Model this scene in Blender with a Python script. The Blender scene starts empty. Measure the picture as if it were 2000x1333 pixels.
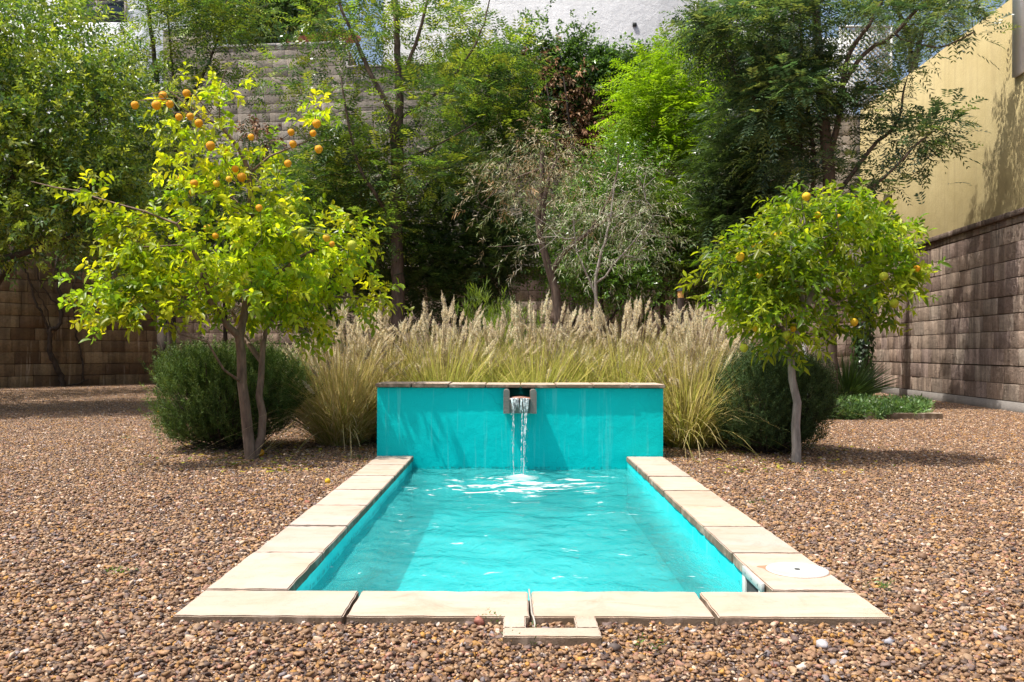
import bpy, bmesh, math, random
import numpy as np
from mathutils import Vector, Matrix, Quaternion

# ------------------------------------------------------------------ camera, world, sun, exposure
C = bpy.context.scene
COL = C.collection
F = 1700.0          # focal length in pixels of the 2000 px wide photograph
HZ = 686.0          # horizon row
CX = 1001.0
CH = 0.915          # camera height

cam_d = bpy.data.cameras.new("camera")
cam_d.sensor_width = 36.0
cam_d.lens = F / 2000.0 * 36.0
cam_d.shift_y = (HZ - 666.5) / 2000.0
cam_d.clip_start = 0.05
cam_d.clip_end = 2000.0
cam = bpy.data.objects.new("camera", cam_d)
COL.objects.link(cam)
cam.location = (0, 0, CH)
cam.rotation_euler = (Matrix.Rotation(math.radians(90), 3, 'X') @ Matrix.Rotation(0.0035, 3, 'Z')).to_euler()
C.camera = cam

SUN_DIR = Vector((0.42, 0.17, -1.0)).normalized()      # the way the light travels
w = bpy.data.worlds.new("World")
C.world = w
w.use_nodes = True
nt = w.node_tree
nt.nodes.clear()
sky = nt.nodes.new('ShaderNodeTexSky')
sky.sky_type = 'NISHITA'
sky.sun_disc = False
sky.sun_elevation = math.asin(-SUN_DIR.z)
sky.sun_rotation = math.atan2(-SUN_DIR.x, -SUN_DIR.y)
sky.altitude = 200
sky.dust_density = 6.0
sky.air_density = 1.0
bg = nt.nodes.new('ShaderNodeBackground')
bg.inputs['Strength'].default_value = 0.15
wo = nt.nodes.new('ShaderNodeOutputWorld')
nt.links.new(sky.outputs[0], bg.inputs['Color'])
nt.links.new(bg.outputs[0], wo.inputs['Surface'])

sd = bpy.data.lights.new("sun", 'SUN')
sd.energy = 4.3
sd.angle = math.radians(0.5)
sd.color = (1.0, 0.955, 0.89)
so = bpy.data.objects.new("sun", sd)
COL.objects.link(so)
so.rotation_euler = SUN_DIR.to_track_quat('-Z', 'Y').to_euler()
so.location = (-5, -3, 12)

C.view_settings.view_transform = 'Standard'
C.view_settings.look = 'None'
C.view_settings.exposure = 0.42
C.view_settings.gamma = 1.0
C.view_settings.use_curve_mapping = False
C.render.engine = 'CYCLES'
cy = C.cycles
cy.max_bounces = 8
cy.diffuse_bounces = 4
cy.glossy_bounces = 3
cy.transmission_bounces = 4
cy.transparent_max_bounces = 12
cy.use_denoising = True
cy.caustics_reflective = False
cy.caustics_refractive = False

R = np.random.RandomState(7)
random.seed(7)

def W(px, py, D):
    """a point of the place from its row, column and distance"""
    return np.array([(px - CX) / F * D, D, CH - (py - HZ) / F * D])

# ------------------------------------------------------------------ tags
def tag(o, label=None, cat=None, group=None, kind=None):
    if label: o['label'] = label
    if cat: o['category'] = cat
    if group: o['group'] = group
    if kind: o['kind'] = kind
    return o

def empty(name, loc, label, cat, group=None):
    o = bpy.data.objects.new(name, None)
    COL.objects.link(o)
    o.location = tuple(loc)
    o.empty_display_size = 0.1
    bpy.context.view_layer.update()
    return tag(o, label, cat, group)

def link(name, me, mat, parent=None):
    o = bpy.data.objects.new(name, me)
    COL.objects.link(o)
    if mat and len(me.materials) == 0:
        me.materials.append(mat)
    if parent:
        o.parent = parent
        o.matrix_parent_inverse = Matrix.Translation(parent.location).inverted() if parent.type == 'EMPTY' else Matrix.Identity(4)
    return o

def subpart(o, parent_part):
    """make o (built in world coordinates) a child of a part"""
    o.parent = parent_part
    o.matrix_parent_inverse = Matrix.Identity(4)
    top = parent_part.parent
    if top is not None:
        o.matrix_parent_inverse = Matrix.Identity(4)
    return o

# ------------------------------------------------------------------ numpy meshes
class Geo:
    def __init__(s):
        s.V = []; s.F = []; s.C = []; s.n = 0
    def add(s, v, f, c=None):
        v = np.asarray(v, dtype=np.float32).reshape(-1, 3)
        s.V.append(v)
        f = np.asarray(f, dtype=np.int32)
        s.F.append(f + s.n)
        if c is None: c = np.ones((len(v), 3), np.float32)
        c = np.asarray(c, dtype=np.float32)
        if c.ndim == 1: c = np.tile(c, (len(v), 1))
        s.C.append(c)
        s.n += len(v)
    def mesh(s, name, smooth=False):
        V = np.concatenate(s.V); Cc = np.concatenate(s.C)
        me = bpy.data.meshes.new(name)
        me.vertices.add(len(V)); me.vertices.foreach_set('co', V.ravel())
        li = np.concatenate([f.ravel() for f in s.F])
        tot = np.concatenate([np.full(len(f), f.shape[1], np.int32) for f in s.F])
        st = np.concatenate([[0], np.cumsum(tot)[:-1]]).astype(np.int32)
        me.loops.add(len(li)); me.loops.foreach_set('vertex_index', li)
        me.polygons.add(len(tot)); me.polygons.foreach_set('loop_start', st)
        me.polygons.foreach_set('loop_total', tot)
        a = me.attributes.new('Col', 'FLOAT_COLOR', 'POINT')
        a.data.foreach_set('color', np.hstack([Cc, np.ones((len(Cc), 1), np.float32)]).astype(np.float32).ravel())
        if smooth:
            me.polygons.foreach_set('use_smooth', np.ones(len(tot), bool))
        me.update(calc_edges=True)
        me.validate()
        return me
    def build(s, name, mat, parent=None, smooth=False):
        return link(name, s.mesh(name, smooth), mat, parent)

BOXF = np.array([[0,3,2,1],[4,5,6,7],[0,1,5,4],[1,2,6,5],[2,3,7,6],[3,0,4,7]])
def box(g, x0, x1, y0, y1, z0, z1, col=None, M=None):
    v = np.array([[x0,y0,z0],[x1,y0,z0],[x1,y1,z0],[x0,y1,z0],[x0,y0,z1],[x1,y0,z1],[x1,y1,z1],[x0,y1,z1]], float)
    f = BOXF
    if M is not None:
        if np.linalg.det(M[0]) < 0: f = BOXF[:, ::-1]
        v = v @ M[0].T + M[1]
    g.add(v, f, col)

def bevel_mesh(me, wdt, seg=2):
    bm = bmesh.new(); bm.from_mesh(me)
    bmesh.ops.bevel(bm, geom=list(bm.edges), offset=wdt, segments=seg, affect='EDGES', clamp_overlap=True)
    bm.to_mesh(me); bm.free()

def norm(v):
    return v / np.maximum(np.linalg.norm(v, axis=-1, keepdims=True), 1e-9)

def tube(g, pts, rad, col=(1, 1, 1), sides=8, wob=0.0, rs=R):
    pts = np.asarray(pts, float); n = len(pts)
    rad = np.broadcast_to(np.asarray(rad, float), (n,))
    d = norm(np.gradient(pts, axis=0))
    ref = np.array([0.31, 1.0, 0.13])
    if abs(np.dot(d[0], norm(ref))) > 0.9: ref = np.array([1.0, 0.1, 0.2])
    a = norm(np.cross(d, ref)); b = np.cross(d, a)
    th = np.linspace(0, 2 * np.pi, sides, endpoint=False)
    rr = rad[:, None] * (1 + wob * rs.uniform(-1, 1, (n, sides)))
    v = pts[:, None, :] + rr[..., None] * (np.cos(th)[None, :, None] * a[:, None, :] + np.sin(th)[None, :, None] * b[:, None, :])
    i = np.arange(n - 1)[:, None] * sides; j = np.arange(sides)[None, :]; k = (j + 1) % sides
    f = np.stack([i + j, i + k, i + sides + k, i + sides + j], -1).reshape(-1, 4)
    g.add(v.reshape(-1, 3), f, col)
    g.add(v[-1], [list(range(sides))], col); g.add(v[0], [list(range(sides))[::-1]], col)

def curve(pts, n=12):
    """Catmull-Rom through the points"""
    P = np.asarray(pts, float)
    P = np.vstack([2 * P[0] - P[1], P, 2 * P[-1] - P[-2]])
    out = []
    for i in range(1, len(P) - 2):
        for t in np.linspace(0, 1, n, endpoint=False):
            out.append(0.5 * ((2 * P[i]) + (-P[i-1] + P[i+1]) * t + (2*P[i-1] - 5*P[i] + 4*P[i+1] - P[i+2]) * t*t + (-P[i-1] + 3*P[i] - 3*P[i+1] + P[i+2]) * t**3))
    out.append(P[-2])
    return np.array(out)

# ------------------------------------------------------------------ materials
def new_mat(name):
    m = bpy.data.materials.new(name); m.use_nodes = True
    nt = m.node_tree; nt.nodes.clear()
    out = nt.nodes.new('ShaderNodeOutputMaterial')
    return m, nt, out

class N:
    def __init__(s, nt): s.nt = nt
    def __call__(s, typ, **kw):
        n = s.nt.nodes.new('ShaderNode' + typ)
        for k, v in kw.items():
            if k in n.inputs: 
                if isinstance(v, bpy.types.NodeSocket): s.nt.links.new(v, n.inputs[k])
                else: n.inputs[k].default_value = v
            else: setattr(n, k, v)
        return n
    def l(s, a, b): s.nt.links.new(a, b)
    def noise(s, vec, scale, detail=4, rough=0.5, dist=0.0):
        n = s('TexNoise'); n.inputs['Scale'].default_value = scale; n.inputs['Detail'].default_value = detail
        n.inputs['Roughness'].default_value = rough; n.inputs['Distortion'].default_value = dist
        if vec is not None: s.l(vec, n.inputs['Vector'])
        return n.outputs['Fac']
    def ramp(s, fac, stops, interp='LINEAR'):
        r = s('ValToRGB'); cr = r.color_ramp; cr.interpolation = interp
        while len(cr.elements) < len(stops): cr.elements.new(0.5)
        for e, (p, c) in zip(cr.elements, stops):
            e.position = p; e.color = (*c, 1) if len(c) == 3 else c
        s.l(fac, r.inputs[0]); return r.outputs[0]
    def mix(s, fac, a, b, mode='MIX'):
        m = s('Mix', data_type='RGBA', blend_type=mode)
        for sock, v in ((m.inputs[0], fac), (m.inputs[6], a), (m.inputs[7], b)):
            if isinstance(v, bpy.types.NodeSocket): s.l(v, sock)
            elif isinstance(v, (int, float)): sock.default_value = v
            else: sock.default_value = (*v, 1)
        return m.outputs[2]
    def math(s, op, a, b=0.0, clamp=False):
        m = s('Math', operation=op, use_clamp=clamp)
        for sock, v in ((m.inputs[0], a), (m.inputs[1], b)):
            if isinstance(v, bpy.types.NodeSocket): s.l(v, sock)
            else: sock.default_value = v
        return m.outputs[0]
    def mapping(s, vec, scale=(1, 1, 1), loc=(0, 0, 0)):
        m = s('Mapping'); m.inputs['Scale'].default_value = scale; m.inputs['Location'].default_value = loc
        s.l(vec, m.inputs['Vector']); return m.outputs[0]
    def bump(s, h, dist, strength=1.0):
        b = s('Bump'); b.inputs['Distance'].default_value = dist; b.inputs['Strength'].default_value = strength
        s.l(h, b.inputs['Height']); return b.outputs[0]
    def geo(s): return s('NewGeometry').outputs['Position']
    def attr(s, name='Col'):
        a = s('Attribute'); a.attribute_name = name; return a.outputs['Color']

def leaf_mat(name, rough=0.42, spec=0.4, trans=0.4, tcol=(1.25, 1.15, 0.5)):
    m, nt, out = new_mat(name); n = N(nt)
    col = n.attr()
    pos = n.geo()
    v = n.noise(pos, 60, 2)
    c2 = n.mix(n.math('MULTIPLY', v, 0.35), col, (0.02, 0.035, 0.005))
    p = n('BsdfPrincipled'); n.l(c2, p.inputs['Base Color'])
    p.inputs['Roughness'].default_value = rough; p.inputs['Specular IOR Level'].default_value = spec
    t = n('BsdfTranslucent')
    n.l(n.mix(1.0, c2, tcol, 'MULTIPLY'), t.inputs['Color'])
    mx = n('MixShader'); mx.inputs[0].default_value = trans
    n.l(p.outputs[0], mx.inputs[1]); n.l(t.outputs[0], mx.inputs[2]); n.l(mx.outputs[0], out.inputs['Surface'])
    return m

def bark_mat(name, a, b, scale=18, bumpd=0.01):
    m, nt, out = new_mat(name); n = N(nt)
    pos = n.geo(); st = n.mapping(pos, (1, 1, 0.25))
    f = n.noise(st, scale, 6, 0.65)
    c = n.ramp(f, [(0.3, a), (0.7, b)])
    p = n('BsdfPrincipled'); n.l(c, p.inputs['Base Color']); p.inputs['Roughness'].default_value = 0.85
    n.l(n.bump(f, bumpd), p.inputs['Normal']); n.l(p.outputs[0], out.inputs['Surface'])
    return m

def plain(name, col, rough=0.6, var=0.15, scale=8.0, bumpd=0.0, bscale=60, spec=0.4, useattr=False, metallic=0.0):
    m, nt, out = new_mat(name); n = N(nt); pos = n.geo()
    f = n.noise(pos, scale, 5, 0.6)
    base = n.attr() if useattr else None
    if useattr:
        c = n.mix(n.math('MULTIPLY', f, var), base, (0.02, 0.02, 0.02))
    else:
        c = n.mix(f, tuple(x * (1 - var) for x in col), tuple(min(1, x * (1 + var)) for x in col))
    p = n('BsdfPrincipled'); n.l(c, p.inputs['Base Color']); p.inputs['Roughness'].default_value = rough
    p.inputs['Specular IOR Level'].default_value = spec; p.inputs['Metallic'].default_value = metallic
    if bumpd: n.l(n.bump(n.noise(pos, bscale, 6, 0.65), bumpd), p.inputs['Normal'])
    n.l(p.outputs[0], out.inputs['Surface']); return m

M_leaf = leaf_mat('leaf', rough=0.33, spec=0.75, trans=0.42, tcol=(1.35, 1.35, 0.6))
M_citrus = leaf_mat('citrus_leaf', rough=0.38, spec=0.5, trans=0.58, tcol=(1.45, 1.4, 0.4))
M_bright = leaf_mat('fern_leaf', rough=0.5, trans=0.5, tcol=(1.2, 1.25, 0.4))
M_dry = leaf_mat('dry_leaf', rough=0.7, spec=0.2, trans=0.2, tcol=(1.1, 1.0, 0.8))
M_straw = leaf_mat('straw', rough=0.6, spec=0.25, trans=0.5, tcol=(1.25, 1.2, 1.0))
M_needle = leaf_mat('needle', rough=0.55, spec=0.15, trans=0.25)
M_bark = bark_mat('bark_brown', (0.045, 0.03, 0.022), (0.16, 0.115, 0.085))
M_barkc = bark_mat('bark_citrus', (0.07, 0.045, 0.03), (0.23, 0.155, 0.105), 26, 0.006)
M_barkd = bark_mat('bark_dark', (0.022, 0.016, 0.012), (0.085, 0.06, 0.045))
M_barkg = bark_mat('bark_grey', (0.14, 0.12, 0.10), (0.38, 0.34, 0.30), 22, 0.006)
M_barkw = bark_mat('bark_white', (0.35, 0.35, 0.34), (0.7, 0.7, 0.69), 12, 0.004)

def stone_mat(name, tint, dark, streak=(0.62, 0.5, 0.4), streak_amt=0.5, bumpd=0.03, pits=True, damt=0.75):
    """Block stone: colour per block from the mesh, weathering stains, pale runs, pits"""
    m, nt, out = new_mat(name); n = N(nt); pos = n.geo()
    col = n.mix(1.0, n.attr(), tint, 'MULTIPLY')
    f1 = n.noise(pos, 2.2, 7, 0.65)
    f2 = n.noise(pos, 22, 6, 0.7)
    c = n.mix(n.math('MULTIPLY', n.ramp(f2, [(0.35, (0, 0, 0)), (0.7, (1, 1, 1))]), 0.4), col, dark)
    vs = n.mapping(pos, (3.2, 3.2, 0.35))
    s = n.noise(vs, 1.6, 6, 0.6)
    dk = n.ramp(s, [(0.42, (1, 1, 1)), (0.60, (0, 0, 0))])
    c = n.mix(n.math('MULTIPLY', n.math('MULTIPLY', dk, f1), damt * 1.4, True), c, dark)
    s2 = n.noise(n.mapping(pos, (6, 6, 0.5), (3, 7, 1)), 1.3, 5, 0.55)
    lt = n.ramp(s2, [(0.60, (0, 0, 0)), (0.74, (1, 1, 1))])
    c = n.mix(n.math('MULTIPLY', lt, streak_amt), c, streak)
    p = n('BsdfPrincipled'); n.l(c, p.inputs['Base Color']); p.inputs['Roughness'].default_value = 0.92
    p.inputs['Specular IOR Level'].default_value = 0.2
    h = n.math('ADD', n.noise(pos, 9, 8, 0.7), n.math('MULTIPLY', f2, 0.4))
    if pits:
        vo = n('TexVoronoi'); vo.inputs['Scale'].default_value = 14; n.l(pos, vo.inputs['Vector'])
        h = n.math('ADD', h, n.ramp(vo.outputs['Distance'], [(0.05, (0, 0, 0)), (0.2, (0.5, 0.5, 0.5))]))
    n.l(n.bump(h, bumpd), p.inputs['Normal']); n.l(p.outputs[0], out.inputs['Surface'])
    return m

M_stone = stone_mat('tuff_block', (1, 1, 1), (0.075, 0.056, 0.045), (0.72, 0.60, 0.48), 0.6)
M_cblock = stone_mat('concrete_block', (1, 1, 1), (0.11, 0.095, 0.08), (0.62, 0.6, 0.56), 0.25, 0.02, False, 0.6)

# ------------------------------------------------------------------ ground and gravel
PX0, PX1, PY0, PY1 = -1.13, 1.27, 2.88, 7.30      # outside of the coping
IX0, IX1, IY0 = -0.83, 0.97, 3.20                 # inside of the basin
ZS = 0.035                                         # top of the coping
ZW = -0.077                                        # water
ZF = -0.42                                         # floor of the basin
WY1 = 7.72                                         # back of the fountain wall

M_peb, nt_, out_ = new_mat('pebble'); n_ = N(nt_)
ps = n_.geo()
pc0 = n_.mix(1.0, n_.attr(), (1.06, 1.03, 1.06), 'MULTIPLY')
pc = n_.mix(n_.math('MULTIPLY', n_.noise(ps, 160, 3), 0.5), pc0, (0.13, 0.08, 0.055))
pc = n_.mix(n_.ramp(n_.noise(ps, 0.9, 5, 0.6), [(0.42, (0, 0, 0)), (0.7, (0.16, 0.16, 0.16))]), pc, (0.36, 0.26, 0.17))
pp = n_('BsdfPrincipled'); n_.l(pc, pp.inputs['Base Color']); pp.inputs['Roughness'].default_value = 0.62
pp.inputs['Specular IOR Level'].default_value = 0.35
n_.l(pp.outputs[0], out_.inputs['Surface'])

M_ground, nt_, out_ = new_mat('gravel_bed'); n_ = N(nt_)
ps = n_.geo()
vo = n_('TexVoronoi'); vo.inputs['Scale'].default_value = 55; n_.l(ps, vo.inputs['Vector'])
cc = n_.ramp(vo.outputs['Color'], [(0.1, (0.10, 0.06, 0.045)), (0.35, (0.28, 0.17, 0.11)), (0.6, (0.42, 0.28, 0.19)), (0.9, (0.5, 0.4, 0.3))])
cc = n_.mix(n_.noise(ps, 0.8, 5), cc, n_.mix(0.5, cc, (0.18, 0.11, 0.075)))
pp = n_('BsdfPrincipled'); n_.l(cc, pp.inputs['Base Color']); pp.inputs['Roughness'].default_value = 0.9
n_.l(n_.bump(n_.math('SUBTRACT', 1.0, vo.outputs['Distance']), 0.012), pp.inputs['Normal'])
n_.l(pp.outputs[0], out_.inputs['Surface'])

g = Geo()
def rect(g, x0, x1, y0, y1, z): g.add([[x0,y0,z],[x1,y0,z],[x1,y1,z],[x0,y1,z]], [[0,1,2,3]])
gx0, gx1, gy0, gy1 = PX0 + 0.1, PX1 - 0.1, PY0 + 0.1, WY1 - 0.1
rect(g, -300, gx0, -60, 600, 0); rect(g, gx1, 300, -60, 600, 0)
rect(g, gx0, gx1, -60, gy0, 0); rect(g, gx0, gx1, gy1, 600, 0)
ground = g.build('ground', M_ground)
tag(ground, 'brown gravel garden ground reaching back to the block walls', None, None, 'structure')

# pebble tiles
PAL = np.array([(.34,.20,.095),(.21,.12,.06),(.46,.31,.17),(.28,.165,.09),(.11,.07,.05),(.40,.22,.075),(.60,.46,.31),(.18,.13,.115),(.045,.033,.03),(.37,.20,.13),(.47,.24,.04),(.66,.56,.46),(.27,.085,.045),(.22,.20,.20)])
PW = np.array([.16,.14,.12,.10,.10,.09,.06,.06,.06,.07,.04,.02,.02,.02]); PW /= PW.sum()
def ico(sub):
    bm = bmesh.new(); bmesh.ops.create_icosphere(bm, subdivisions=sub, radius=1.0)
    v = np.array([x.co[:] for x in bm.verts]); f = np.array([[y.index for y in x.verts] for x in bm.faces]); bm.free()
    return v, f
IV2, IF2 = ico(2); IV1, IF1 = ico(1)
TS = 0.4
def rand_rot(n, rs):
    q = norm(rs.normal(size=(n, 4)))
    a, b, c, d = q.T
    return np.stack([1-2*(c*c+d*d), 2*(b*c-a*d), 2*(b*d+a*c), 2*(b*c+a*d), 1-2*(b*b+d*d), 2*(c*d-a*b), 2*(b*d-a*c), 2*(c*d+a*b), 1-2*(b*b+c*c)], -1).reshape(n, 3, 3)
def pebbles(n, pos, size, rs, IV, IF, tilt=0.35, pal=PAL, pw=PW):
    nv = len(IV)
    sc = np.stack([rs.uniform(0.85, 1.35, n), rs.uniform(0.6, 1.0, n), rs.uniform(0.38, 0.7, n)], -1) * size[:, None]
    lump = 1 + 0.20 * rs.normal(size=(n, nv))
    v = IV[None] * lump[..., None] * sc[:, None, :]
    az = rs.uniform(0, 6.283, n); ca, sa = np.cos(az), np.sin(az); z = np.zeros(n); o = np.ones(n)
    Rz = np.stack([ca, -sa, z, sa, ca, z, z, z, o], -1).reshape(n, 3, 3)
    tx = rs.normal(0, tilt, n); ct, st = np.cos(tx), np.sin(tx)
    Rx = np.stack([o, z, z, z, ct, -st, z, st, ct], -1).reshape(n, 3, 3)
    az2 = rs.uniform(0, 6.283, n); c2, s2 = np.cos(az2), np.sin(az2)
    Rz2 = np.stack([c2, -s2, z, s2, c2, z, z, z, o], -1).reshape(n, 3, 3)
    M = Rz2 @ Rx @ Rz
    v = np.einsum('nij,nvj->nvi', M, v) + pos[:, None, :]
    f = (IF[None] + (np.arange(n) * nv)[:, None, None]).reshape(-1, 3)
    c = pal[rs.choice(len(pal), n, p=pw)] * rs.uniform(0.55, 1.15, (n, 1))
    return v.reshape(-1, 3), f, np.repeat(c, nv, axis=0)

tiles = []
for k in range(4):
    rs = np.random.RandomState(100 + k); g = Geo()
    m = 39
    ij = np.stack(np.meshgrid(np.arange(m), np.arange(m)), -1).reshape(-1, 2)
    p = (ij + rs.uniform(0.05, 0.95, ij.shape)) / m * TS - TS / 2
    s_ = np.clip(rs.lognormal(math.log(0.0063), 0.30, len(p)), 0.004, 0.014)
    P3 = np.column_stack([p, rs.uniform(0.000, 0.006, len(p)) + s_ * 0.25])
    g.add(*pebbles(len(p), P3, s_, rs, IV2, IF2))
    k2 = 600
    p = rs.uniform(-TS / 2, TS / 2, (k2, 2)); s_ = np.clip(rs.lognormal(math.log(0.0067), 0.34, k2), 0.005, 0.019)
    P3 = np.column_stack([p, rs.uniform(0.010, 0.019, k2)])
    g.add(*pebbles(k2, P3, s_, rs, IV2, IF2, 0.5))
    me = g.mesh('pebble_tile', True); me.materials.append(M_peb)
    tiles.append(bpy.data.objects.new('pebble_tile', me))

pts = []; var = []
rs = np.random.RandomState(5)
# tile grid lines up with the coping's outside, so no pebble stands in the basin
for i in range(-38, 36):
    for j in range(-4, 50):
        x = PX0 + (i + 0.5) * TS; y = PY0 + (j + 0.5) * TS - 0.0
        if PX0 - 0.05 < x < PX1 + 0.05 and PY0 - 0.05 < y < WY1 + 0.02: continue
        if abs(x) > 0.63 * y + 1.6: continue
        pts.append((x, y, rs.uniform(-0.002, 0.002) )); var.append((rs.randint(4), rs.randint(4)))
# between the last tile row and the fountain wall's back
me = bpy.data.meshes.new('gravel'); me.from_pydata(pts, [], [])
for nm, kk in (('tile', 0), ('turn', 1)):
    a = me.attributes.new(nm, 'INT', 'POINT'); a.data.foreach_set('value', [v[kk] for v in var])
gravel = bpy.data.objects.new('gravel', me); COL.objects.link(gravel)
tag(gravel, 'loose tan and brown pebbles spread over the whole garden', None, None, 'stuff')
ng = bpy.data.node_groups.new('gravel_nodes', 'GeometryNodeTree')
ng.interface.new_socket('Geometry', in_out='INPUT', socket_type='NodeSocketGeometry')
ng.interface.new_socket('Geometry', in_out='OUTPUT', socket_type='NodeSocketGeometry')
gi = ng.nodes.new('NodeGroupInput'); go = ng.nodes.new('NodeGroupOutput')
join = ng.nodes.new('GeometryNodeGeometryToInstance')
iop = ng.nodes.new('GeometryNodeInstanceOnPoints'); iop.inputs['Pick Instance'].default_value = True
for t in tiles[::-1]:
    oi = ng.nodes.new('GeometryNodeObjectInfo'); oi.inputs['Object'].default_value = t
    oi.inputs['As Instance'].default_value = True
    ng.links.new(oi.outputs['Geometry'], join.inputs[0])
ng.nodes.remove(join)
join = ng.nodes.new('GeometryNodeJoinGeometry')
for nd in [x for x in ng.nodes if x.bl_idname == 'GeometryNodeObjectInfo']:
    ng.links.new(nd.outputs['Geometry'], join.inputs[0])
na = ng.nodes.new('GeometryNodeInputNamedAttribute'); na.data_type = 'INT'; na.inputs['Name'].default_value = 'tile'
nb = ng.nodes.new('GeometryNodeInputNamedAttribute'); nb.data_type = 'INT'; nb.inputs['Name'].default_value = 'turn'
mu = ng.nodes.new('ShaderNodeMath'); mu.operation = 'MULTIPLY'; mu.inputs[1].default_value = math.pi / 2
cx = ng.nodes.new('ShaderNodeCombineXYZ')
ng.links.new(nb.outputs['Attribute'], mu.inputs[0]); ng.links.new(mu.outputs[0], cx.inputs['Z'])
ng.links.new(gi.outputs[0], iop.inputs['Points']); ng.links.new(join.outputs[0], iop.inputs['Instance'])
ng.links.new(na.outputs['Attribute'], iop.inputs['Instance Index']); ng.links.new(cx.outputs[0], iop.inputs['Rotation'])
ng.links.new(iop.outputs[0], go.inputs[0])
md = gravel.modifiers.new('scatter', 'NODES'); md.node_group = ng

# ------------------------------------------------------------------ pool
def paint_mat(name, a, b, marks=0.25, rough=0.5):
    m, nt, out = new_mat(name); n = N(nt); pos = n.geo()
    f = n.noise(pos, 1.6, 6, 0.6, 0.5)
    c = n.mix(n.ramp(f, [(0.35, (0, 0, 0)), (0.65, (1, 1, 1))]), a, b)
    s = n.noise(n.mapping(pos, (1, 1, 1), (4, 2, 9)), 11, 8, 0.75)
    c = n.mix(n.math('MULTIPLY', n.ramp(s, [(0.64, (0, 0, 0)), (0.76, (1, 1, 1))]), marks), c, (0.0, 0.12, 0.13))
    # scale and grime along the water line
    sx = n('SeparateXYZ'); n.l(pos, sx.inputs[0])
    zz = n.math('ABSOLUTE', n.math('SUBTRACT', sx.outputs[2], ZW + 0.012))
    band = n.math('SUBTRACT', 1.0, n.math('MULTIPLY', zz, 55), True)
    gn = n.ramp(n.noise(pos, 45, 5, 0.7), [(0.46, (0, 0, 0)), (0.6, (1, 1, 1))])
    c = n.mix(n.math('MULTIPLY', n.math('MULTIPLY', band, gn), 0.65), c, (0.02, 0.10, 0.10))
    run = n.ramp(n.noise(n.mapping(pos, (14, 14, 0.7)), 1.2, 6, 0.65), [(0.58, (0, 0, 0)), (0.72, (1, 1, 1))])
    c = n.mix(n.math('MULTIPLY', run, 0.16), c, (0.35, 0.72, 0.70))
    vo = n('TexVoronoi'); vo.feature = 'DISTANCE_TO_EDGE'; vo.inputs['Scale'].default_value = 1.7
    wp = n('VectorMath', operation='ADD'); n.l(pos, wp.inputs[0]); nz = n('TexNoise'); nz.inputs['Scale'].default_value = 6; n.l(pos, nz.inputs['Vector'])
    ws = n('VectorMath', operation='SCALE'); n.l(nz.outputs['Color'], ws.inputs[0]); ws.inputs['Scale'].default_value = 0.22; n.l(ws.outputs[0], wp.inputs[1]); n.l(wp.outputs[0], vo.inputs['Vector'])
    crk = n.ramp(vo.outputs['Distance'], [(0.0, (1, 1, 1)), (0.006, (0, 0, 0))])
    c = n.mix(n.math('MULTIPLY', n.math('MULTIPLY', crk, f), 0.5), c, (0.0, 0.25, 0.26))
    p = n('BsdfPrincipled'); n.l(c, p.inputs['Base Color']); p.inputs['Roughness'].default_value = rough
    p.inputs['Specular IOR Level'].default_value = 0.12
    n.l(n.bump(n.math('ADD', n.noise(pos, 5, 6, 0.6), n.math('MULTIPLY', n.noise(pos, 90, 4, 0.6), 0.12)), 0.012), p.inputs['Normal'])
    n.l(p.outputs[0], out.inputs['Surface']); return m
M_wallpaint = paint_mat('turquoise_wall_paint', (0.0, 0.49, 0.49), (0.0, 0.54, 0.535), 0.25)
M_basin = paint_mat('turquoise_pool_paint', (0.008, 0.48, 0.51), (0.035, 0.60, 0.615), 0.5)

m, nt_, out_ = new_mat('cream_sandstone'); n_ = N(nt_); ps = n_.geo()
f = n_.noise(n_.mapping(ps, (1.0, 3.0, 1)), 2.2, 6, 0.6, 0.8)
cc = n_.ramp(f, [(0.28, (0.49, 0.35, 0.26)), (0.42, (0.495, 0.395, 0.315)), (0.58, (0.50, 0.42, 0.355)), (0.75, (0.49, 0.43, 0.385))])
cc = n_.mix(1.0, cc, n_.attr(), 'MULTIPLY')
pk = n_.ramp(n_.noise(n_.mapping(ps, (1.2, 4, 1), (7, 1, 0)), 3.0, 5, 0.6, 1.0), [(0.60, (0, 0, 0)), (0.76, (1, 1, 1))])
cc = n_.mix(n_.math('MULTIPLY', pk, 0.6), cc, (0.43, 0.25, 0.155))
spk = n_.ramp(n_.noise(ps, 70, 2, 0.5), [(0.74, (0, 0, 0)), (0.78, (1, 1, 1))])
cc = n_.mix(n_.math('MULTIPLY', spk, 0.6), cc, (0.28, 0.19, 0.12))
blot = n_.ramp(n_.noise(n_.mapping(ps, (1, 1, 1), (2, 5, 3)), 4.5, 8, 0.72, 0.5), [(0.50, (0, 0, 0)), (0.72, (1, 1, 1))])
cc = n_.mix(n_.math('MULTIPLY', blot, 0.5), cc, (0.33, 0.235, 0.155))
crk_ = n_('TexVoronoi'); crk_.feature = 'DISTANCE_TO_EDGE'; crk_.inputs['Scale'].default_value = 2.3; n_.l(n_.mapping(ps, (1, 1, 1), (3, 1, 0)), crk_.inputs['Vector'])
cc = n_.mix(n_.math('MULTIPLY', n_.ramp(crk_.outputs['Distance'], [(0.0, (1, 1, 1)), (0.05, (0, 0, 0))]), n_.math('MULTIPLY', blot, 0.35)), cc, (0.26, 0.17, 0.10))
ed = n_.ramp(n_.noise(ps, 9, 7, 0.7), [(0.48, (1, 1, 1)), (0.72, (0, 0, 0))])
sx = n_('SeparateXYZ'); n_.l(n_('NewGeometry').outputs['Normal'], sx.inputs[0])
side = n_.math('SUBTRACT', 1.0, n_.math('ABSOLUTE', sx.outputs[2]), True)
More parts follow.
